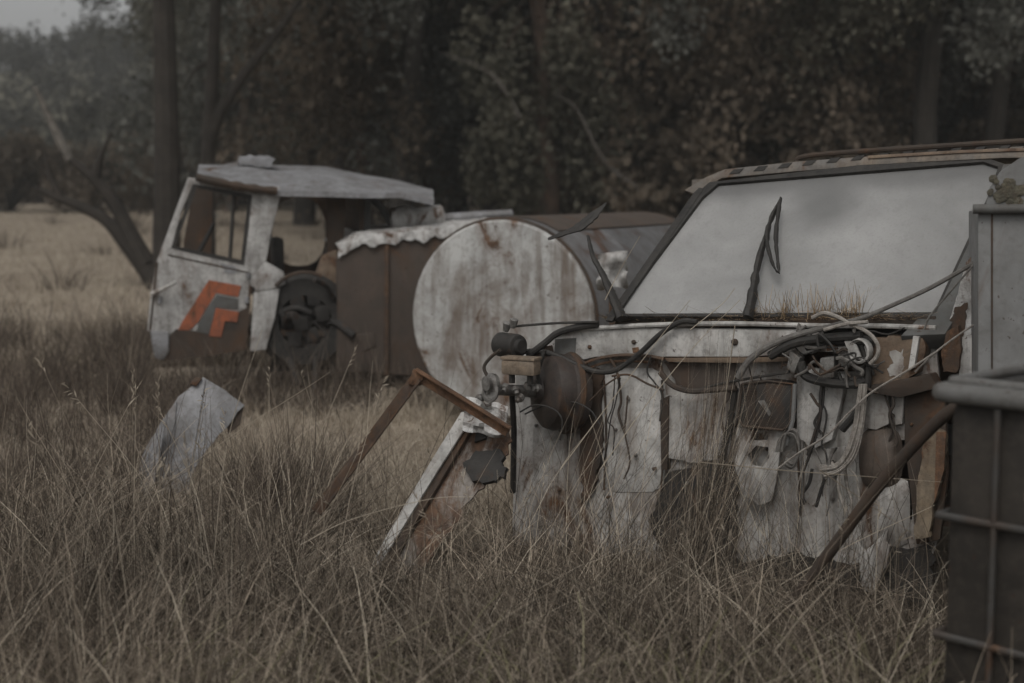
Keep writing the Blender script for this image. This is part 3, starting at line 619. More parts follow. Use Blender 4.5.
# ================================================================== BACKGROUND TRUCK
TB = R(12); TU = Vector((math.cos(TB), math.sin(TB), 0)); TN = Vector((math.sin(TB), -math.cos(TB), 0)); TW = -TN
T0 = at(150, 330, 11.5); PT = Plane(T0, TN)
tk = thing('derelict_truck', (PT.pt(290, 360).x, PT.pt(290, 360).y, 0), 'derelict white and orange cab-over truck with rusty box tank, doorless and sunk in grass', 'truck')
door = MB().slab_holes(PT, [(188, 177), (225, 184), (264, 193), (258, 240), (251, 284), (246, 312), (243, 346), (178, 346), (170, 336), (147, 331), (150, 300), (156, 263), (172, 220)],
    [[(193, 185), (222, 189), (251, 196), (248, 230), (243, 263), (205, 256), (172, 247), (181, 214)]], .0, -.05).build('door', M['cabwhite'], tk, bevel=.012)
MB().slab_holes(PT, [(194, 184), (252, 195), (244, 265), (171, 248)], [[(197, 188), (248, 199), (241, 260), (175, 246)]], .006, -.02).build('window_seal', M['black'], door)
MB().tube([PT.pt(234, 194, -.03), PT.pt(230, 259, -.03)], .016).build('window_divider', M['black'], door)
for px in ([(156, 262), (158, 262), (151, 330), (149, 330)], [(249, 284), (251.5, 284), (246, 345), (243.5, 345)], [(168, 254), (249, 272), (249, 273.6), (168, 255.6)]):
    MB().slab(PT, px, .004, -.01).build('panel_gap', M['rustdark'], door, smooth=False)
for x, y in ((248, 276), (247, 300), (160, 300)):
    MB().tube([PT.pt(x, y - 3, .012), PT.pt(x, y + 3, .012)], .018, 8).build('hinge', M['galv'], door)
MB().slab(PT, rough([(218, 262), (236, 266), (240, 274), (226, 272)], 2, 3), .003, -.004).build('scraped_patch', M['galv'], door, smooth=False)
MB().slab(PT, [(176, 329), (183, 330), (198, 331), (250, 306), (246, 350), (165, 362), (160, 345)], .006, -.04).build('rusted_skirt', M['rustdark'], door)
MB().slab(PT, [(182, 322), (209, 280), (241, 286), (238, 297), (216, 293), (198, 322), (190, 330), (178, 330)], .0085, .002).build('stripe', M['orange'], door, smooth=False)
MB().slab(PT, [(199, 322), (217, 295), (238, 299), (238, 309), (216, 307), (209, 334), (196, 332)], .0105, .002).build('stripe', M['decalgrey'], door, smooth=False)
MB().slab(PT, [(209, 336), (216, 308), (239, 312), (237, 322), (225, 321), (221, 337)], .0125, .002).build('stripe', M['orange'], door, smooth=False)
MB().tube([PT.pt(152, 294, .02), PT.pt(163, 289, .09), PT.pt(176, 282, .10)], .022, 8, .012).build('door_handle', M['whiter'], door)
MB().slab(PT, [(150, 331), (169, 332), (169, 352), (163, 361), (154, 358)], .03, -.2).build('step_box', M['galv'], tk, bevel=.02)
MB().slab(PT, [(262, 191), (278, 186), (282, 190), (272, 230), (266, 262), (258, 288), (250, 286)], .012, -.08).build('rear_pillar', M['cabwhite'], tk, bevel=.012)
MB().slab(PT, [(251, 281), (265, 261), (284, 272), (286, 284), (272, 290), (256, 292)], .02, -.10).build('quarter_panel', M['cabwhite'], tk, bevel=.015)
MB().slab(PT, [(254, 292), (280, 288), (275, 318), (266, 350), (250, 352)], .015, -.12).build('quarter_panel', M['cabwhite'], tk, bevel=.015)
# far side with its window holes, and rear wall
def oval(cx, cy, rx, ry, n=20, q=2.6):
    o_ = []
    for j in range(n):
        a = 2 * math.pi * j / n; ca, sa = math.cos(a), math.sin(a); rad = 1 / ((abs(ca) ** q + abs(sa) ** q) ** (1 / q)); o_.append((cx + rx * rad * ca, cy + ry * rad * sa))
    return o_
PFAR = Plane(PT.o - TN * 1.75, TN)
MB().slab_holes(PFAR, [(196, 176), (340, 188), (345, 300), (180, 290), (184, 240)], [[(213, 188), (262, 196), (258, 262), (211, 258)], oval(299, 232, 27, 34)], .0, -.04).build('far_side', M['rustdark'], tk)
rw0 = PT.pt(333, 196); rw1 = PT.pt(333, 300)
MB().prism([rw0 + TU * .25 + TW * .3, rw0 + TU * .25 + TW * 1.72, rw1 + TU * .25 + TW * 1.72, rw1 + TU * .25 + TW * .3], TU * .04).build('rear_wall', M['rustdark'], tk)
MB().slab(PT, [(326, 194), (346, 195), (342, 300), (328, 262)], -.25, -.30).build('rear_corner', M['rustdark'], tk)
MB().slab(PT, [(359, 194), (371, 194), (370, 240), (360, 240)], -.5, -.56).build('roof_post', M['grey'], tk)
MB().prism([PT.pt(170, 330, -.05), PT.pt(330, 330, -.05), PT.pt(330, 330, -.05) + TW * 1.65, PT.pt(170, 330, -.05) + TW * 1.65], Z3 * -.05).build('cab_floor', M['rustdark'], tk)
sc_ = PT.pt(277, 256, -.5); MB().box(sc_, TU, TW, Z3, .10, .45, .32).build('seat_back', M['black'], tk, bevel=.04)
MB().tube([PT.pt(186, 292, -.4), PT.pt(196, 252, -.4)], .02).build('steering_column', M['black'], tk)
th = MB(); c_ = PT.pt(200, 250, -.4); ax = (TU * .6 + Z3 * -.1).normalized()
ring_pts = []
for j in range(21):
    a = 2 * math.pi * j / 20; ring_pts.append(c_ + (Z3 * math.cos(a) * .22 + TW * math.sin(a) * .22) + TU * (.12 * math.cos(a)))
th.tube(ring_pts, .016, 6).build('steering_wheel', M['black'], tk)
# roof (tilted towards us, dented)
near = [(197, 175), (225, 181), (249, 185), (277, 189), (330, 191), (362, 193), (400, 196), (434, 198)]
far = [(200, 169), (222, 165.5), (244, 162), (274, 165), (326, 168), (358, 173), (398, 184), (432, 193)]
rows = []
for i in range(8):
    a = PT.pt(*near[i], .06); b_ = PT.pt(*far[i], -1.55); rows.append([a.lerp(b_, t) + Z3 * (.05 * math.sin(math.pi * t) + .05 * noise.noise(Vector((i * .9, t * 4, 1)))) for t in (0, .1, .25, .4, .55, .7, .85, 1)])
rf = MB().grid(rows, Z3 * -.045).build('roof', M['galv'], tk)
MB().tube(curve([PT.pt(196, 177, .07), PT.pt(225, 183.5, .07), PT.pt(250, 188, .07), PT.pt(277, 191, .07)], 5), lambda k: .032 + .012 * noise.noise(Vector((k * 9, 1, 2)))).build('drip_rail', M['rustdark'], rf)
MB().slab(PT, rough([(239, 158), (250, 154.5), (258, 157), (266, 155), (274, 160), (270, 167), (242, 166)], 2, 2.5), -.7, -1.1).build('roof_vent', M['galv'], rf, bevel=.012)
# wheel and arch
wc = PT.pt(305, 322, .0)
wh = MB().lathe(wc + TW * .30, TN, [(.20, 0), (.36, .0), (.41, .05), (.41, .22), (.36, .27), (.22, .27), (.20, .2), (.08, .18), (.07, .24), (0, .25)], 32).build('wheel', M['black'], tk)
MB().lathe(wc + TW * .12, TN, [(.20, 0), (.215, .02), (.2, .03), (.10, .0), (.06, .05), (0, .05)], 24).build('rim', M['black'], wh)
arc = [PT.pt(305 + 43 * math.cos(a), 322 - 50 * math.sin(a), .03) for a in np.linspace(R(15), R(160), 12)]
MB().tube(arc[4:10], .016, 8, flat=.8).build('wheel_arch', M['rustdark'], tk)
lump = MB(); lr = random.Random(8)
for i in range(26):
    c = PT.pt(lr.uniform(270, 336), lr.uniform(284, 362), lr.uniform(-.12, .02)); a = Vector((lr.uniform(-1, 1), lr.uniform(-.6, .2), lr.uniform(-1, 1))).normalized()
    if i % 3 == 0: lump.tube(curve([c, c + a * .12 + Z3 * .05, c + a * .3], 4), lr.uniform(.015, .035), 7)
    else:
        ox, oy = lr.uniform(270, 316), lr.uniform(286, 346)
        lump.slab(PT, rough([(ox, oy), (ox + 14, oy - 2), (ox + 16, oy + 12), (ox + 3, oy + 14)], 2, 4, i), lr.uniform(-.10, .0), -.14)
lump.build('engine_parts', M['engine'], tk, bevel=.004)
MB().slab(PT, [(284, 275), (300, 270), (318, 272), (334, 290), (338, 345), (330, 370), (270, 372), (276, 320)], -.32, -.36).build('inner_guard', M['black'], tk)
# box tank behind the cab
bx = [(337, 262), (341, 250), (350, 241), (362, 237), (498, 224.5), (498, 380), (337, 372)]
MB().slab(PT, bx, .0, -1.5).build('tank_body', M['tankbrown'], tk, bevel=.03)
MB().slab(PT, [(316, 274), (322, 256), (337, 250), (338, 290), (326, 290)], -.1, -.2).build('front_flange', M['tan'], tk, bevel=.01)
for x in (387,):
    MB().slab(PT, [(x - 2, 242 - (x - 387) * .09), (x + 2, 242 - (x - 387) * .09), (x + 1.5, 376), (x - 2.5, 376)], .025, .003).build('tank_strap', M['rust'], tk, bevel=.004)
rows = []
for i in range(41):
    t = i / 40; x = 338 + 162 * t; top = 248 - 12 * min(1, t / .12) - 14 * max(0, t - .12) / .88
    row = []
    for j, off in enumerate((.035, .03, .02, -.1, -.4, -.8, -1.2, -1.5)):
        n1 = noise.noise(Vector((t * 16, j * .9, 2))); n2 = noise.noise(Vector((t * 40, j * 1.7, 7)))
        dy = (9 + 7 * n1 + 6 * n2 if j == 0 else 4 if j == 1 else 0)
        p = PT.pt(x, top + dy, off if j < 3 else .0)
        if j >= 3: p = PT.pt(x, top, .0) + TN * off + Z3 * .03
        row.append(p + Z3 * (.03 * n2 * (j > 1)) + TN * (.02 * n1))
    rows.append(row)
MB().grid(rows, Z3 * -.012).build('tank_top', M['flaky'], tk)
MB().lathe(PT.pt(408, 219, -.5), (TU * .9 + Z3 * .1), [(.05, -.16), (.11, -.15), (.12, .0), (.09, .08), (.09, .3), (.05, .32)], 16).build('filler_hatch', M['flaky'], tk)
MB().tube([PT.pt(368, 196, -.6), PT.pt(382, 208, -.6), PT.pt(392, 226, -.6)], .03).build('breather_pipe', M['grey'], tk)
MB().tube([PT.pt(425, 220, -.7), PT.pt(470, 216, -.7), PT.pt(512, 214, -.7)], .04).build('walkway_rail', M['galv'], tk)
MB().slab(PT, [(346, 336), (374, 332), (376, 346), (362, 352), (370, 372), (350, 372)], .012, -.1).build('chassis_bracket', M['tankbrown'], tk, bevel=.01)
MB().prism([PT.pt(300, 350, -.4), PT.pt(520, 350, -.4), PT.pt(520, 362, -.4), PT.pt(300, 362, -.4)], TW * .8).build('chassis_rail', M['rustdark'], tk)
# ================================================================== round tank lying beside it
TA = Vector((.40, .916, .0)).normalized()
dc = at(503, 319, 10.0); rad = 101 / F * 10.0
tn = thing('round_tank', (dc.x + TA.x * 1.0, dc.y + TA.y * 1.0, 0), 'big round white tank end on with rust running down its face, between the two trucks', 'tank')
def tank_mat():
    return weathered('tank_shell', (.20, .20, .203), (.15, .15, .153), rust=.22, streak=.3, seed=91, rustc=((.06, .042, .034), (.12, .075, .056)), scale=.7)
MB().lathe(dc, TA, [(rad * .985, .0), (rad, .03), (rad, 1.0), (rad * 1.004, 1.01), (rad * 1.004, 1.05), (rad, 1.06), (rad, 3.2), (rad * .96, 3.25)], 56).build('shell', tank_mat(), tn)
MB().lathe(dc, -TA, [(rad * .985, -.02), (rad * .985, .03), (rad * .96, .048), (rad * .8, .054), (rad * .5, .058), (rad * .2, .06), (0.001, .06)], 56).build('end_plate', M['disc'], tn)
tor = [dc + (TA.orthogonal().normalized() * math.cos(a) + TA.cross(TA.orthogonal().normalized()) * math.sin(a)) * rad * .995 for a in np.linspace(0, 2 * math.pi, 57)]
MB().tube(tor, .014, 6).build('rim', M['rustdark'], tn)
ra = []
for i in range(7):
    a = R(60 + i * 10); ra.append([dc + TA * h + (Z3 * math.sin(a) + TA.cross(Z3).normalized() * math.cos(a)) * (rad + .012) for h in np.linspace(.15, 3.1, 14)])
MB().grid(ra, Z3 * -.008).build('top_plate', M['tankbrown'], tn)
for h in (.5, 2.5):
    c_ = dc + TA * h; MB().box(Vector((c_.x, c_.y, (dc.z - rad * .9) / 2 + .02)), TA.cross(Z3), TA, Z3, 1.1, .16, max(.1, dc.z - rad * .9)).build('cradle', M['wood'], tn, bevel=.01)
# crumpled white scrap in front of the round tank
rows = []
for i in range(10):
    row = []
    for j in range(10):
        s, t = j / 9, i / 9; nz = noise.noise(Vector((s * 2.6 + 3, t * 2.9, 8)))
        row.append(at(597 + 30 * s + 4 * nz, 254 + 36 * t - 4 * s + 5 * nz, 8.5 + .12 * nz))
    rows.append(row)
scp = thing('white_sheet', at(612, 380, 8.5).xy[:] + (0.0,), 'crumpled white sheet standing between the round tank and the windscreen', 'scrap metal')
MB().grid(rows, Vector((0, .01, 0))).build('sheet', M['cabwhite'], scp, angle=80)
MB().tube([at(612, 290, 8.55), Vector((at(612, 290, 8.55).x + .03, 8.6, 0))], .02).build('stake', M['rustdark'], scp)
# ================================================================== TREES
def leaf_cloud(centers, radii, n, size, rng, droop=.5):
    """n leaf faces spread through blobs (centres, radii): returns verts, quads"""
    k = rng.integers(0, len(centers), n); d = rng.normal(size=(n, 3)); d /= np.linalg.norm(d, axis=1)[:, None]
    rr = rng.random(n) ** .45
    p = centers[k] + d * (radii[k] * rr[:, None])
    ax = rng.normal(size=(n, 3)); ax[:, 2] -= droop * 2; ax /= np.linalg.norm(ax, axis=1)[:, None]
    b = np.cross(ax, rng.normal(size=(n, 3))); b /= np.linalg.norm(b, axis=1)[:, None] + 1e-9
    L = size * rng.uniform(.6, 1.5, n)[:, None]; Wd = L * rng.uniform(.28, .5, n)[:, None]
    v = np.stack([p, p + ax * L * .5 + b * Wd, p + ax * L, p + ax * L * .5 - b * Wd], 1).reshape(-1, 3)
    return v, np.arange(n * 4).reshape(n, 4)
def limb(mb, p, d, length, r, rng, depth, tips, up=.15):
    pts = [p]; n = 5
    for i in range(n):
        d = (d + Vector(rng.normal(size=3)) * .17 + Vector((0, 0, up * .3))).normalized(); pts.append(pts[-1] + d * (length / n))
    mb.tube(pts, r, 7 if depth > 1 else 5, r * .5)
    if depth <= 1: tips.append(pts[-1]); tips.append(pts[3])
    if depth > 0:
        for _ in range(2 + (depth > 1)):
            q = pts[int(rng.integers(2, n + 1))]; dd = (d + Vector(rng.normal(size=3)) * .75).normalized()
            limb(mb, q, dd, length * rng.uniform(.5, .75), r * .5, rng, depth - 1, tips, up)
PROTO = {}
def proto_tree(kind, seed, height, r, low, leaves, size, spread):
    rng = np.random.default_rng(seed); mb = MB(); tips = []
    pts = [Vector((0, 0, -.3))]; d = Vector((rng.normal() * .05, rng.normal() * .05, 1))
    n = 9
    for i in range(n):
        d = (d + Vector((rng.normal() * .06, rng.normal() * .06, .1))).normalized(); pts.append(pts[-1] + d * (height / n))
    mb.tube(pts, lambda k: r * (1.25 if k == 0 else 1 - .75 * k), 10)
    for i in range(int(11)):
        k = rng.uniform(low, 1); q = pts[min(n, max(1, int(k * n)))]
        a = rng.uniform(0, 2 * math.pi); dd = Vector((math.cos(a), math.sin(a), rng.uniform(.1, .9))).normalized()
        limb(mb, q, dd, height * rng.uniform(.16, .30) * spread, r * (1 - .7 * k) * .45, rng, 2, tips)
    c = np.array([tuple(t) for t in tips]); c += rng.normal(size=c.shape) * .25; c[:, 2] -= .5
    rad = rng.uniform(.5, 1.1, (len(c), 1)) * np.array([[.85, .85, 1.45]]) * spread
    v, f = leaf_cloud(c, rad, leaves, size, rng, .9)
    return mb, v, f
def make_tree(name, mb, v, f, bark_m, leaf_m, loc, label, group, rot=0, scale=1.0):
    e = thing(name, loc, label, 'tree', group); LOC[e.name] = Vector((0, 0, 0))
    mb.build('trunk', bark_m, e); mesh_obj('crown', v, f, leaf_m, e)
    e.rotation_euler.z = rot; e.scale = (scale,) * 3; return e
def dup(root, loc, rz, sc, label, group):
    r = root.copy(); COL.objects.link(r); r.location = loc; r.rotation_euler.z = rz; r.scale = (sc,) * 3; r['label'] = label
    if group: r['group'] = group
    for ch in list(root.children):
        c = ch.copy(); COL.objects.link(c); c.parent = r
    return r
def gp3(x, y): return (x, y, float(gz(x, y)))
def px_ground(x, Y):
    p = at(x, 200, Y); return (p.x, Y)
KINDS = [('gum_tree', 11, 13, .24, .18, 27000, .125, 1.0, 'bark', 'leaf'), ('gum_tree', 12, 15, .28, .22, 27000, .125, 1.05, 'bark', 'leafgrey'), ('gum_tree', 13, 12, .20, .12, 27000, .125, .95, 'barkred', 'leaf'),
         ('gum_tree', 14, 14, .26, .10, 27000, .125, 1.0, 'bark', 'leafgrey'), ('gum_tree', 15, 10, .18, .08, 18000, .14, 1.0, 'barkred', 'leafbrown')]
first = {}
WALL = 'gum trees making the blurred wall of bush behind the vehicles'
LBL = ['dark olive gum tree in the blurred bush wall behind the vehicles', 'grey-green gum tree in the blurred bush wall behind the vehicles', 'red-barked olive gum tree in the blurred bush wall behind the vehicles',
       'pale grey gum tree in the blurred bush wall behind the vehicles', 'low brown-leaved tree in the understory of the blurred bush wall']
rr = random.Random(5)
spots = []
for row, (Yr, n, x0, x1) in enumerate(((34, 13, 330, 1120), (42, 14, 250, 1130), (52, 16, 120, 1140), (64, 18, -40, 1150), (76, 18, -80, 1160))):
    for i in range(n):
        spots.append((x0 + (x1 - x0) * (i + rr.uniform(.1, .9)) / n, Yr + rr.uniform(-4, 4), rr.randrange(5)))
for i, (px, Yt, k) in enumerate(spots):
    name, seed, h, r, low, lv, size, spd, bk, lf = KINDS[k]; x, y = px_ground(px, Yt); loc = gp3(x, y); sc = rr.uniform(.85, 1.25) * (.2 if px < 195 else 1); rz = rr.uniform(0, 6.28)
    if k not in first:
        mb, v, f = proto_tree(name, seed, h, r, low, lv, size, spd)
        first[k] = make_tree(name, mb, v, f, M[bk], M[lf], loc, LBL[k], WALL, rz, sc)
    else: dup(first[k], loc, rz, sc, LBL[k], WALL)
# three reddish trunks at the front of the bush, seen above the tank
def special(name, px_trunks, Yt, r0, bark_m, leaf_m, label, high=5.5, leaves=5000, hang=0):
    base = at(px_trunks[0][0][0], px_trunks[0][0][1], Yt); gx, gy = base.x, Yt; loc = gp3(gx, gy); mb = MB(); rng = np.random.default_rng(int(gx * 100) % 997)
    tips = []
    for li, (pl, r) in enumerate(zip(px_trunks, r0)):
        P = [at(x, y, Yt) - Vector(loc) for x, y in pl]
        if li == 0: P = [Vector((P[0].x, 0, -.3))] + P; d = (P[-1] - P[-2]).normalized(); P += [P[-1] + (d + Vector((0, 0, .6))).normalized() * s for s in (2, 4.5)]
        mb.tube(curve(P, 4), r, 10, r * (.45 if li == 0 else .3)); tips.append(P[-1])
    tops = [tips[0] + Vector((rng.normal() * 1.6, rng.normal() * 1.6, rng.uniform(-1, 2.5))) for _ in range(12)]
    for t in tops: mb.tube(curve([tips[0] + Vector((0, 0, -1.5)), (tips[0] + t) / 2 + Vector((0, 0, .3)), t], 3), .05, 5, .02)
    c = np.array([tuple(t) for t in tops]); rads = np.full((len(c), 1), 1.2) * np.ones((1, 3))
    if hang:
        hc = []
        for _ in range(hang):
            a = rng.uniform(0, 6.28); q0 = Vector((0, 0, rng.uniform(2.5, 5.5))); q = q0 + Vector((math.cos(a) * rng.uniform(.6, 2.0), math.sin(a) * rng.uniform(.3, 1.2) - .6, rng.uniform(-1.4, .3)))
            mb.tube(curve([q0, (q0 + q) / 2 + Vector((0, 0, .35)), q], 3), .03, 5, .01); hc.append(tuple(q - Vector((0, 0, .4))))
        c = np.concatenate([c, np.array(hc)]); rads = np.concatenate([rads, np.array([[.55, .55, 1.0]]) * rng.uniform(.6, 1.3, (hang, 1))])
    v, f = leaf_cloud(c, rads, leaves, .15, rng, .9)
    return make_tree(name, mb, v, f, bark_m, leaf_m, loc, label, None)
special('gum_tree', [[(545, 222), (546, 180), (540, 130), (545, 60), (538, -20)], [(543, 120), (520, 95), (500, 80), (485, 62)], [(541, 100), (562, 72), (585, 66), (598, 50)]], 32, (.36, .07, .07), M['barkred'], M['leaf'], 'thick red-brown gum trunk above the round tank', hang=26, leaves=9000)
special('gum_tree', [[(612, 222), (610, 170), (616, 110), (608, 40), (612, -20)], [(612, 120), (640, 85), (660, 40)]], 33, (.26, .08), M['barkred'], M['leafbrown'], 'slimmer red-brown gum trunk right of the thick one', hang=20, leaves=8000)
special('gum_tree', [[(166, 292), (167, 200), (166, 100), (163, -20)], [(158, 285), (146, 268), (125, 242), (100, 216), (40, 190)], [(145, 264), (130, 235), (116, 206), (95, 180), (62, 152)], [(95, 180), (100, 158), (112, 132)], [(62, 200), (50, 176), (44, 150)]], 22, (.25, .19, .17, .08, .07), M['bark'], M['leaf'], 'thick dark straight trunk with low dead limbs behind the cab-over truck')
special('gum_tree', [[(208, 260), (208, 160), (212, 80), (216, -10)], [(209, 140), (222, 108), (246, 72), (276, 34), (304, -5)], [(215, 60), (195, 70), (184, 90)]], 26, (.16, .14, .06), M['bark'], M['leafgrey'], 'forked slender gum rising behind the cab-over roof')
dl = tag(MB().tube(curve([at(70, 160, 22), at(56, 132, 22), at(44, 105, 22), at(34, 86, 22)], 4), .08, 7, .03).build('dead_branch', M['barkpale']), 'pale broken dead branch stub standing up left of the dark trunk', 'branch')
for pl, Yt, lab in (([(520, 118), (500, 84), (478, 66), (440, 52)], 30, 'pale bare limb arching left of the thick red-brown trunk'), ([(640, 190), (604, 160), (576, 108), (556, 92), (590, 74)], 30, 'pale crooked bare limb right of the thick red-brown trunk'),
                    ([(748, 120), (726, 70), (700, 40), (668, 30)], 31, 'pale curved bare limb above the windscreen')):
    tag(MB().tube(curve([at(x, y, Yt + .2 * i) for i, (x, y) in enumerate(pl)], 5), .042, 7, .014).build('bare_limb', M['barkdull']), lab, 'branch')
# low shrubs at the foot of the bush
SH = 'brown shrubs along the foot of the bush'
sv = None
for i in range(40):
    px = rr.uniform(-60, 1100); Ys = rr.uniform(30, 46) if px > 420 else rr.uniform(55, 70); x, y = px_ground(px, Ys)
    lab = 'low brown shrub at the blurred foot of the bush'
    if sv is None:
        rng = np.random.default_rng(3); c = np.array([[rng.normal() * .8, rng.normal() * .8, rng.uniform(.3, 1.9)] for _ in range(22)])
        v, f = leaf_cloud(c, rng.uniform(.35, .7, (22, 1)), 4500, .13, rng, .1); mb = MB()
        for q in c: mb.tube([Vector((0, 0, -.1)), Vector(q) * .5 + Vector((0, 0, .1)), Vector(q)], .03, 5, .01)
        sv = thing('shrub', gp3(x, y), lab, 'shrub', SH); LOC[sv.name] = Vector((0, 0, 0)); mb.build('stems', M['bark'], sv); mesh_obj('foliage', v, f, M['leafbrown'], sv)
    else: dup(sv, gp3(x, y), rr.uniform(0, 6.28), rr.uniform(.7, 1.5), lab, SH)
# far wooded hillside: reads as one mass
rng = np.random.default_rng(21); nT = 1500
hx = rng.uniform(-120, 150, nT); hy = rng.uniform(92, 235, nT); keep = rng.random(nT) > .12; hx, hy = hx[keep], hy[keep]
hz = gz(hx, hy); C = []; Rd = []
for x, y, z in zip(hx, hy, hz):
    h = rng.uniform(3, 6.5)
    for _ in range(6): C.append((x + rng.normal() * 1.1, y + rng.normal() * 1.1, z + h * rng.uniform(.35, 1))); Rd.append(rng.uniform(.7, 1.5))
v, f = leaf_cloud(np.array(C), np.array(Rd)[:, None], 200000, .55, rng, .2)
M['leaffar'] = island_mat('far_leaf', [(0, (.030, .029, .022)), (.6, (.048, .045, .034)), (1, (.085, .08, .062))], trans=.15, nscale=.08)
w_ = mesh_obj('hillside_wood', v, f, M['leaffar']); tag(w_, 'dark wooded hillside beyond the paddock', 'wood', None, 'stuff')
# ================================================================== GRASS
def in_solid(x, y):
    p = np.stack([x, y], -1)
    def inside(o, u, w, u0, u1, w0, w1):
        d = p - np.array([o.x, o.y]); a = d @ np.array([u.x, u.y]); b = d @ np.array([w.x, w.y]); return (a > u0) & (a < u1) & (b > w0) & (b < w1)
    m = inside(A0, U, W, -.35, 1.75, -.02, 1.6)
    m |= inside(IB, IU, IWd, -.03, 1.05, -.03, 1.05)
    m |= inside(T0, TU, TW, -.05, 4.6, -.02, 1.8)
    d = p - np.array([dc.x, dc.y]); a = d @ np.array([TA.x, TA.y]); b = d @ np.array([TA.y, -TA.x]); m |= (a > -.1) & (a < 3.3) & (abs(b) < rad * .7)
    return m
def view_pts(n, y0, y1, rng, power=1.0, x0=None, x1=None, margin=.35):
    y = y0 + (y1 - y0) * rng.random(n) ** power; hw = .362 * y + margin; x = (rng.random(n) * 2 - 1) * hw
    k = ~in_solid(x, y)
    if x0 is not None: k &= x > x0
    if x1 is not None: k &= x < x1
    return x[k], y[k]
def blades(name, x, y, h, w, lean, rng, mat, K=5, az=None, curl=1.8, flatw=True):
    n = len(x); az = rng.uniform(0, 2 * np.pi, n) if az is None else az
    z0 = bump_z(x, y) - .02; t = np.linspace(0, 1, K)[None, :]
    out = (lean * h)[:, None] * t ** curl; up = h[:, None] * (t - .35 * np.clip(lean, 0, 1.4)[:, None] * t ** 2.6)
    kx = rng.normal(0, .035, (n, 1)) * h[:, None] * np.sin(t * 5 + rng.uniform(0, 6, (n, 1)))
    px = x[:, None] + np.cos(az)[:, None] * out - np.sin(az)[:, None] * kx; py = y[:, None] + np.sin(az)[:, None] * out + np.cos(az)[:, None] * kx; pz = z0[:, None] + up
    ww = w[:, None] * (1 - .85 * t ** 1.5) * .5
    fa = rng.uniform(-.9, .9, n); sx, sy = np.cos(fa)[:, None] * ww, np.sin(fa)[:, None] * ww
    v = np.stack([np.stack([px - sx, py - sy, pz], -1), np.stack([px + sx, py + sy, pz], -1)], 2).reshape(-1, 3)
    b = (np.arange(n) * K * 2)[:, None] + (np.arange(K - 1) * 2)[None, :]
    f = np.stack([b, b + 1, b + 3, b + 2], -1).reshape(-1, 4)
    return v, f
def join(parts):
    V_, F_, o_ = [], [], 0
    for v, f in parts: V_.append(v); F_.append(f + o_); o_ += len(v)
    return np.concatenate(V_), np.concatenate(F_)
def clumps(nc, per, y0, y1, hmin, hmax, rng, spread=.07, wmul=1.0, leanm=.45, power=1.0, x0=None, x1=None, hf=None):
    cx, cy = view_pts(nc, y0, y1, rng, power, x0, x1); n = len(cx); k = rng.poisson(per, n)
    idx = np.repeat(np.arange(n), k); m = len(idx)
    a = rng.uniform(0, 2 * np.pi, m); r_ = np.abs(rng.normal(0, spread, m)); x = cx[idx] + np.cos(a) * r_; y = cy[idx] + np.sin(a) * r_
    ok = ~in_solid(x, y); x, y, a, r_, idx = x[ok], y[ok], a[ok], r_[ok], idx[ok]; m = len(x)
    hc = rng.uniform(hmin, hmax, n)[idx]; h = hc * rng.uniform(.45, 1.1, m)
    if hf is not None: h = h * hf(x, y)
    tilt = rng.normal(0, .25, n)[idx]
    lean = np.abs(rng.normal(leanm, .32, m)) + r_ * 1.2; az = a + rng.normal(0, .6, m) + tilt
    w = rng.uniform(.0018, .0055, m) ** 1.0 * wmul
    return x, y, h, w, lean, az
def hf_near(x, y):
    """lower right in front of the cab and its left scrap, taller towards the camera and at left"""
    d = (np.stack([x, y], -1) - np.array([A0.x, A0.y])) @ np.array([NF.x, NF.y])        # metres in front of bulkhead
    s = np.where((d < 1.6) & (x > -.9), .24 + .46 * np.clip(d / 1.6, 0, 1), 1.0)
    s = np.where((x > -.6), np.minimum(s, .72), s)
    s = np.where(y > 5.6, s * .8, s)
    s = np.where((x < -1.05) & (x > -1.75) & (y > 5.8) & (y < 7.6), s * .6, s)
    return s
rng = np.random.default_rng(99)
parts = []
x, y, h, w, l, a = clumps(1500, 26, 2.9, 7.4, .32, .70, rng, .07, 1.2, .5, 1.0, hf=hf_near); parts.append(blades('', x, y, h, w, l, rng, None, 5, a))
x, y = view_pts(20000, 2.9, 7.6, rng); n = len(x); parts.append(blades('', x, y, rng.uniform(.12, .42, n) * hf_near(x, y), rng.uniform(.002, .0045, n), np.abs(rng.normal(.7, .5, n)), rng, None, 5))
# taller thin stems, many leaning
x, y = view_pts(1500, 3.2, 7.2, rng); n = len(x); parts.append(blades('', x, y, rng.uniform(.5, 1.0, n) * np.where(rng.random(n) < .5, 1, hf_near(x, y)), rng.uniform(.0022, .0042, n), np.abs(rng.normal(.35, .4, n)), rng, None, 6))
# broken lodged stems lying nearly flat
x, y = view_pts(9000, 3.0, 7.0, rng); n = len(x); parts.append(blades('', x, y, rng.uniform(.35, .85, n) * np.clip(hf_near(x, y) * 1.4, 0, 1), rng.uniform(.0025, .0055, n), np.abs(rng.normal(1.35, .45, n)), rng, None, 6, None, 1.2))
tall_parts = parts; parts = []
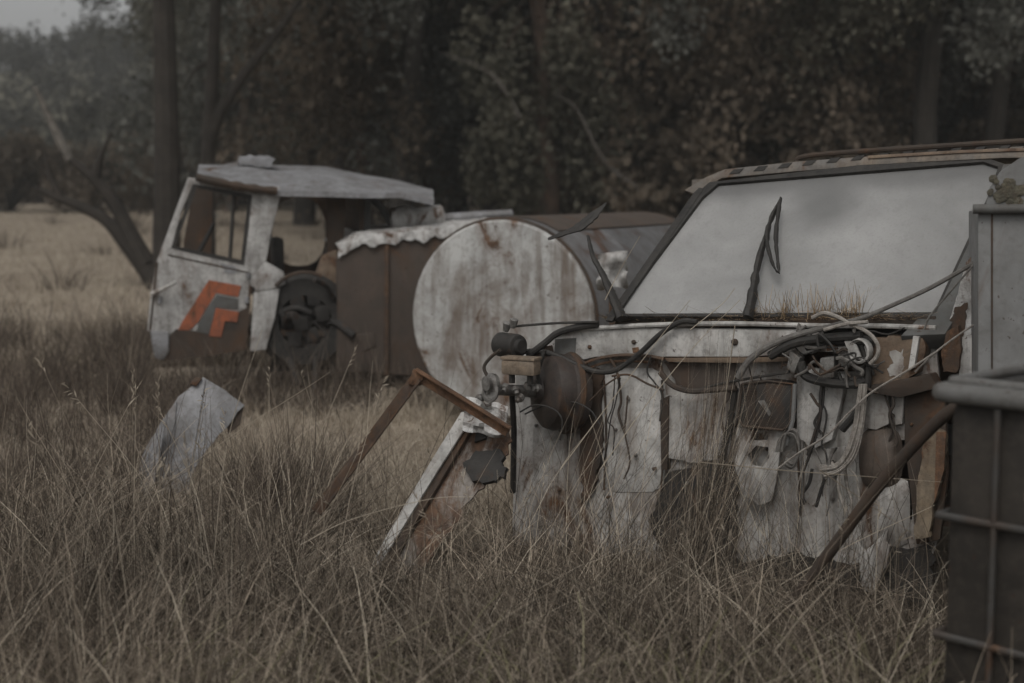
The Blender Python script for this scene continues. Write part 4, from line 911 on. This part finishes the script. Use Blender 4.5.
# left weeds up to the far vehicles
x, y = view_pts(520, 4.2, 7.6, rng, 1, None, -.75); n = len(x); parts.append(blades('', x, y, rng.uniform(.45, .98, n), rng.uniform(.003, .0055, n), np.abs(rng.normal(.14, .14, n)), rng, None, 6))
x, y, h, w, l, a = clumps(700, 26, 7.0, 11.5, .22, .48, rng, .08, 1.3, .4, 1.0, None, -2.0); parts.append(blades('', x, y, h, w, l, rng, None, 4, a))
x, y, h, w, l, a = clumps(700, 26, 11.0, 15.5, .35, .75, rng, .10, 1.6, .35, 1.0, None, -2.2); parts.append(blades('', x, y, h, w, l, rng, None, 4, a))
x, y, h, w, l, a = clumps(260, 22, 10.2, 12.4, .25, .5, rng, .10, 1.6, .35, 1.0, -3.2, .2); parts.append(blades('', x, y, h, w, l, rng, None, 4, a))
x, y, h, w, l, a = clumps(60, 40, 18, 46, .3, .8, rng, .35, 4, .4, 1.0, None, -3.5); parts.append(blades('', x, y, h, w, l, rng, None, 4, a))
weed_parts = parts; parts = tall_parts
# dark tuft near the sheet, and the dense bunch in front of the heater
def bunch(cx, cy, n, hmin, hmax, spread, lean, azm, azs, wm=1.0, K=6, curl=1.4):
    x = cx + rng.normal(0, spread, n); y = cy + rng.normal(0, spread, n); k = ~in_solid(x, y); x, y = x[k], y[k]; n = len(x)
    parts.append(blades('', x, y, rng.uniform(hmin, hmax, n), rng.uniform(.0018, .0034, n) * wm, np.abs(rng.normal(lean, .16, n)), rng, None, K, azm + rng.normal(0, azs, n), curl))
def gx_(px, Yd): return at(px, 300, Yd).x
parts = weed_parts; bunch(gx_(270, 6.9), 6.9, 420, .35, .66, .13, .4, 0, 3, 1.5); bunch(gx_(300, 11.0), 11.0, 260, .35, .75, .32, .35, 0, 3, 1.8, 5); bunch(gx_(200, 11.0), 11.0, 160, .25, .5, .3, .35, 0, 3, 1.8, 5); bunch(gx_(60, 7.4), 7.4, 260, .35, .62, .2, .35, 0, 3, 1.5); bunch(gx_(330, 7.6), 7.6, 160, .3, .5, .15, .4, 0, 3, 1.4); weed_parts = parts; parts = tall_parts
bunch(gx_(696, 5.35), 5.35, 90, .7, 1.15, .05, .12, .1, .8)
bunch(gx_(706, 5.5), 5.5, 46, 1.0, 1.25, .03, .10, .1, .5)
bunch(gx_(680, 5.3), 5.3, 40, .9, 1.2, .10, .30, .1, .5)
bunch(gx_(560, 5.5), 5.5, 34, .85, 1.15, .12, .55, .0, .35)
bunch(gx_(600, 5.45), 5.45, 26, .9, 1.2, .12, .5, .0, .3)
tq = rng.uniform(-.25, 1.45, 260); dq = rng.uniform(.08, .95, 260); sx_ = A0.x + U.x * tq + NF.x * dq; sy_ = A0.y + U.y * tq + NF.y * dq; kq = ~in_solid(sx_, sy_); sx_, sy_ = sx_[kq], sy_[kq]; n = len(sx_)
parts.append(blades('', sx_, sy_, rng.uniform(.35, .95, n) * rng.uniform(.6, 1, n), rng.uniform(.0018, .0034, n), np.abs(rng.normal(.4, .35, n)), rng, None, 6))
bunch(gx_(800, 5.0), 5.0, 60, .5, .85, .14, .5, 1, 2)
bunch(gx_(640, 5.2), 5.2, 110, .45, .75, .2, .35, 1, 2)
v, f = join(weed_parts); tag(mesh_obj('brown_weeds', v, f, M['weeds']), 'dark brown weeds standing between the foreground grass and the far truck', 'weeds', None, 'stuff')
v, f = join(parts); tag(mesh_obj('dry_grass', v, f, M['grass_tall']), 'tall dry brown grass tangled across the foreground', 'grass', None, 'stuff')
parts2 = []
pc = rng.uniform(-1, 1, 15)
for i_ in range(15):                                             # straw-pale patches among the brown grass
    yc = rng.uniform(3.2, 7.0); xc = pc[i_] * .34 * yc; n = 420; x = xc + rng.normal(0, .16, n); y = yc + rng.normal(0, .22, n); k = ~in_solid(x, y); x, y = x[k], y[k]; n = len(x)
    parts2.append(blades('', x, y, rng.uniform(.2, .52, n) * hf_near(x, y), rng.uniform(.0025, .005, n), np.abs(rng.normal(.75, .45, n)), rng, None, 5, rng.uniform(0, 6.28) + rng.normal(0, .9, n)))
x, y, h, w, l, a = clumps(1200, 26, 7.0, 11.6, .12, .28, rng, .09, 1.3, .6, 1.0, -2.4, 2.5); parts2.append(blades('', x, y, h, w, l, rng, None, 4, a))
x, y = view_pts(22000, 7.0, 14, rng); n = len(x); parts2.append(blades('', x, y, rng.uniform(.06, .18, n), rng.uniform(.003, .006, n), np.abs(rng.normal(.8, .5, n)), rng, None, 4))
x, y = view_pts(46000, 13.5, 62, rng, 1.5); n = len(x); parts2.append(blades('', x, y, rng.uniform(.08, .22, n), rng.uniform(.008, .02, n), np.abs(rng.normal(.6, .4, n)), rng, None, 3))
v, f = join(parts2); tag(mesh_obj('pale_grass', v, f, M['grass_pale']), 'short straw-coloured grass of the paddock behind', 'grass', None, 'stuff')
parts3 = []
x, y, h, w, l, a = clumps(260, 14, 3.0, 4.4, .34, .52, rng, .09, 3.0, .95, 1.0, -1.5, 1.1); parts3.append(blades('', x, y, h, w, l, rng, None, 6, a))
v, f = join(parts3); tag(mesh_obj('green_grass', v, f, M['grass_green']), 'few broader green-brown grass leaves low in the foreground', 'grass', None, 'stuff')
# long pale stems that cross the scrap
st = MB()
for pl, Yd in (([(300, 545), (350, 520), (430, 499), (475, 497)], 4.9), ([(497, 585), (502, 540), (497, 470)], 4.8), ([(700, 462), (780, 470), (860, 476), (942, 482)], 5.0), ([(820, 470), (870, 505), (940, 552)], 4.95),
               ([(170, 480), (240, 430), (300, 392), (330, 372)], 6.3), ([(780, 585), (850, 545), (935, 505)], 4.9), ([(640, 610), (720, 590), (800, 580), (930, 600)], 4.8), ([(735, 325), (722, 420), (700, 560)], 5.3),
               ([(560, 470), (612, 400), (662, 335), (690, 300)], 5.6), ([(600, 470), (650, 400), (700, 340), (740, 300)], 5.5), ([(605, 300), (620, 270), (640, 236)], 6.2), ([(690, 330), (722, 304), (735, 288)], 5.9),
               ([(205, 683), (214, 560), (228, 440), (262, 330)], 5.0), ([(0, 640), (60, 560), (120, 500), (190, 470)], 4.4), ([(355, 640), (330, 560), (318, 470)], 4.6)):
    st.tube(curve([at(x_, y_, Yd + .06 * math.sin(i_)) for i_, (x_, y_) in enumerate(pl)], 5), .0022, 5, .0010)
for i in range(46):                                              # standing stems with feathery seed heads
    Yd = rng.uniform(4.0, 7.2); xx = rng.uniform(-.36, .28) * Yd; hgt = rng.uniform(.6, .95) if xx < -.5 else rng.uniform(.4, .62); lx, ly = rng.normal(0, .16, 2)
    if in_solid(np.array([xx]), np.array([Yd]))[0]: continue
    P = [Vector((xx, Yd, 0)), Vector((xx + lx * .35, Yd + ly * .35, hgt * .55)), Vector((xx + lx, Yd + ly, hgt))]
    cu = curve(P, 6); st.tube(cu, .0020, 5, .0010); dd = (cu[-1] - cu[-2]).normalized()
    for k in range(9):
        q = cu[-1] + dd * (k * .012 - .02); sp = Vector(rng.normal(size=3)) * .012 + dd * .022
        st.tube([q, q + sp * .5, q + sp], lambda t: .0006 + .0022 * math.sin(math.pi * t), 4)
st_o = st.build('long_stem', M['grass_pale']); tag(st_o, 'long pale loose grass stems bending across the scrap', 'grass', None, 'stuff')
# litter caught on the cowl
n = 11000; t = rng.random(n); px = 606 + 310 * t
dens = np.where((px > 745) & (px < 850), .85, .7) * (.55 + .6 * np.sin(px * .31) * np.sin(px * .117 + 1)); k = rng.random(n) < dens; px = px[k]; n = len(px)
hh = np.where((px > 745) & (px < 860), rng.uniform(.01, .09, n) , rng.uniform(.012, .05, n))
base = np.array([tuple(PF.pt(q, 319.5, .0)) for q in px]); off = rng.uniform(-.085, .045, n); base += np.outer(off, np.array(NF)) * -1 * -1
az = rng.uniform(0, 6.28, n); ln = rng.uniform(.015, .06, n) + (rng.random(n) < .06) * rng.uniform(0, .13, n); tz = rng.uniform(-.2, .9, n) * np.where(hh > .05, 1.2, .5)
base[:, 2] += rng.random(n) * hh * .5
up_ = (px > 765) & (px < 862) & (rng.random(n) < .13); ln = np.where(up_, rng.uniform(.05, .15, n), ln); tz = np.where(up_, rng.uniform(1.2, 3.5, n), tz)
d = np.stack([np.cos(az), np.sin(az), tz], -1); d = d / np.linalg.norm(d, axis=1)[:, None] * ln[:, None]; sd = np.stack([-np.sin(az), np.cos(az), np.full(n, .4)], -1) * .0013
v = np.stack([base - sd, base + sd, base + d + sd * .4, base + d - sd * .4], 1).reshape(-1, 3)
tag(mesh_obj('plant_litter', v, np.arange(n * 4).reshape(n, 4), M['litter']), 'tan dead grass and leaf litter piled at the base of the windscreen', 'litter', None, 'stuff')
# thin even haze over bush and hill, added also to lift the blacks
hm = bpy.data.materials.new('haze'); hm.use_nodes = True; nt = hm.node_tree; nt.nodes.clear()
ho = N(nt, 'ShaderNodeOutputMaterial'); hv = N(nt, 'ShaderNodeVolumePrincipled'); hv.inputs['Color'].default_value = (.84, .85, .83, 1); hv.inputs['Density'].default_value = .0014; nt.links.new(hv.outputs[0], ho.inputs['Volume'])
hz_ = MB().box(Vector((0, 141, 18)), Vector((1, 0, 0)), Vector((0, 1, 0)), Z3, 540, 310, 40).build('haze', hm, None, smooth=False); hz_['kind'] = 'stuff'; hz_['label'] = 'thin grey haze fading the bush and hill'; hz_['category'] = 'haze'
# ================================================================== light, world, camera
SUN_EL, SUN_AZ = R(52), R(200)                                     # soft high overcast sun from behind the camera
w = bpy.data.worlds.new('World'); SC.world = w; w.use_nodes = True; nt = w.node_tree; nt.nodes.clear()
sky = N(nt, 'ShaderNodeTexSky', sky_type='NISHITA'); sky.sun_disc = False; sky.sun_elevation = SUN_EL; sky.sun_rotation = SUN_AZ; sky.dust_density = 4; sky.air_density = 1; sky.ozone_density = 1
hs = N(nt, 'ShaderNodeHueSaturation'); hs.inputs['Saturation'].default_value = .05; nt.links.new(sky.outputs[0], hs.inputs['Color'])
bg = N(nt, 'ShaderNodeBackground'); bg.inputs['Strength'].default_value = .095; nt.links.new(hs.outputs[0], bg.inputs[0])
wo = N(nt, 'ShaderNodeOutputWorld'); nt.links.new(bg.outputs[0], wo.inputs[0])
sl = bpy.data.lights.new('sun', 'SUN'); sl.energy = .6; sl.angle = R(25); sl.color = (1, .95, .89)
so = bpy.data.objects.new('sun', sl); COL.objects.link(so)
sd_ = Vector((math.sin(SUN_AZ) * math.cos(SUN_EL), math.cos(SUN_AZ) * math.cos(SUN_EL), math.sin(SUN_EL)))
so.rotation_euler = sd_.to_track_quat('Z', 'Y').to_euler(); so.location = (0, 0, 30)
cd = bpy.data.cameras.new('camera'); cd.lens = 50; cd.sensor_width = 36; cd.clip_end = 1500; cd.clip_start = .05
cd.dof.use_dof = True; cd.dof.focus_distance = 5.9; cd.dof.aperture_fstop = 1.8; cd.dof.aperture_blades = 9
co_ = bpy.data.objects.new('camera', cd); COL.objects.link(co_); co_.location = CAM; co_.rotation_euler = (R(90) - PITCH, 0, 0); SC.camera = co_
vs = SC.view_settings; vs.view_transform = 'Standard'; vs.look = 'None'; vs.gamma = 1; vs.exposure = .06
SC.cycles.use_denoising = True; SC.cycles.max_bounces = 6; SC.cycles.transparent_max_bounces = 8
print('windscreen', [(round(PW.pt(*p).x, 2), round(PW.pt(*p).y, 2), round(PW.pt(*p).z, 2)) for p in (ws[0], ws[2], ws[5], ws[7])], 'tank', dc, rad, 'ibc top', ztop)
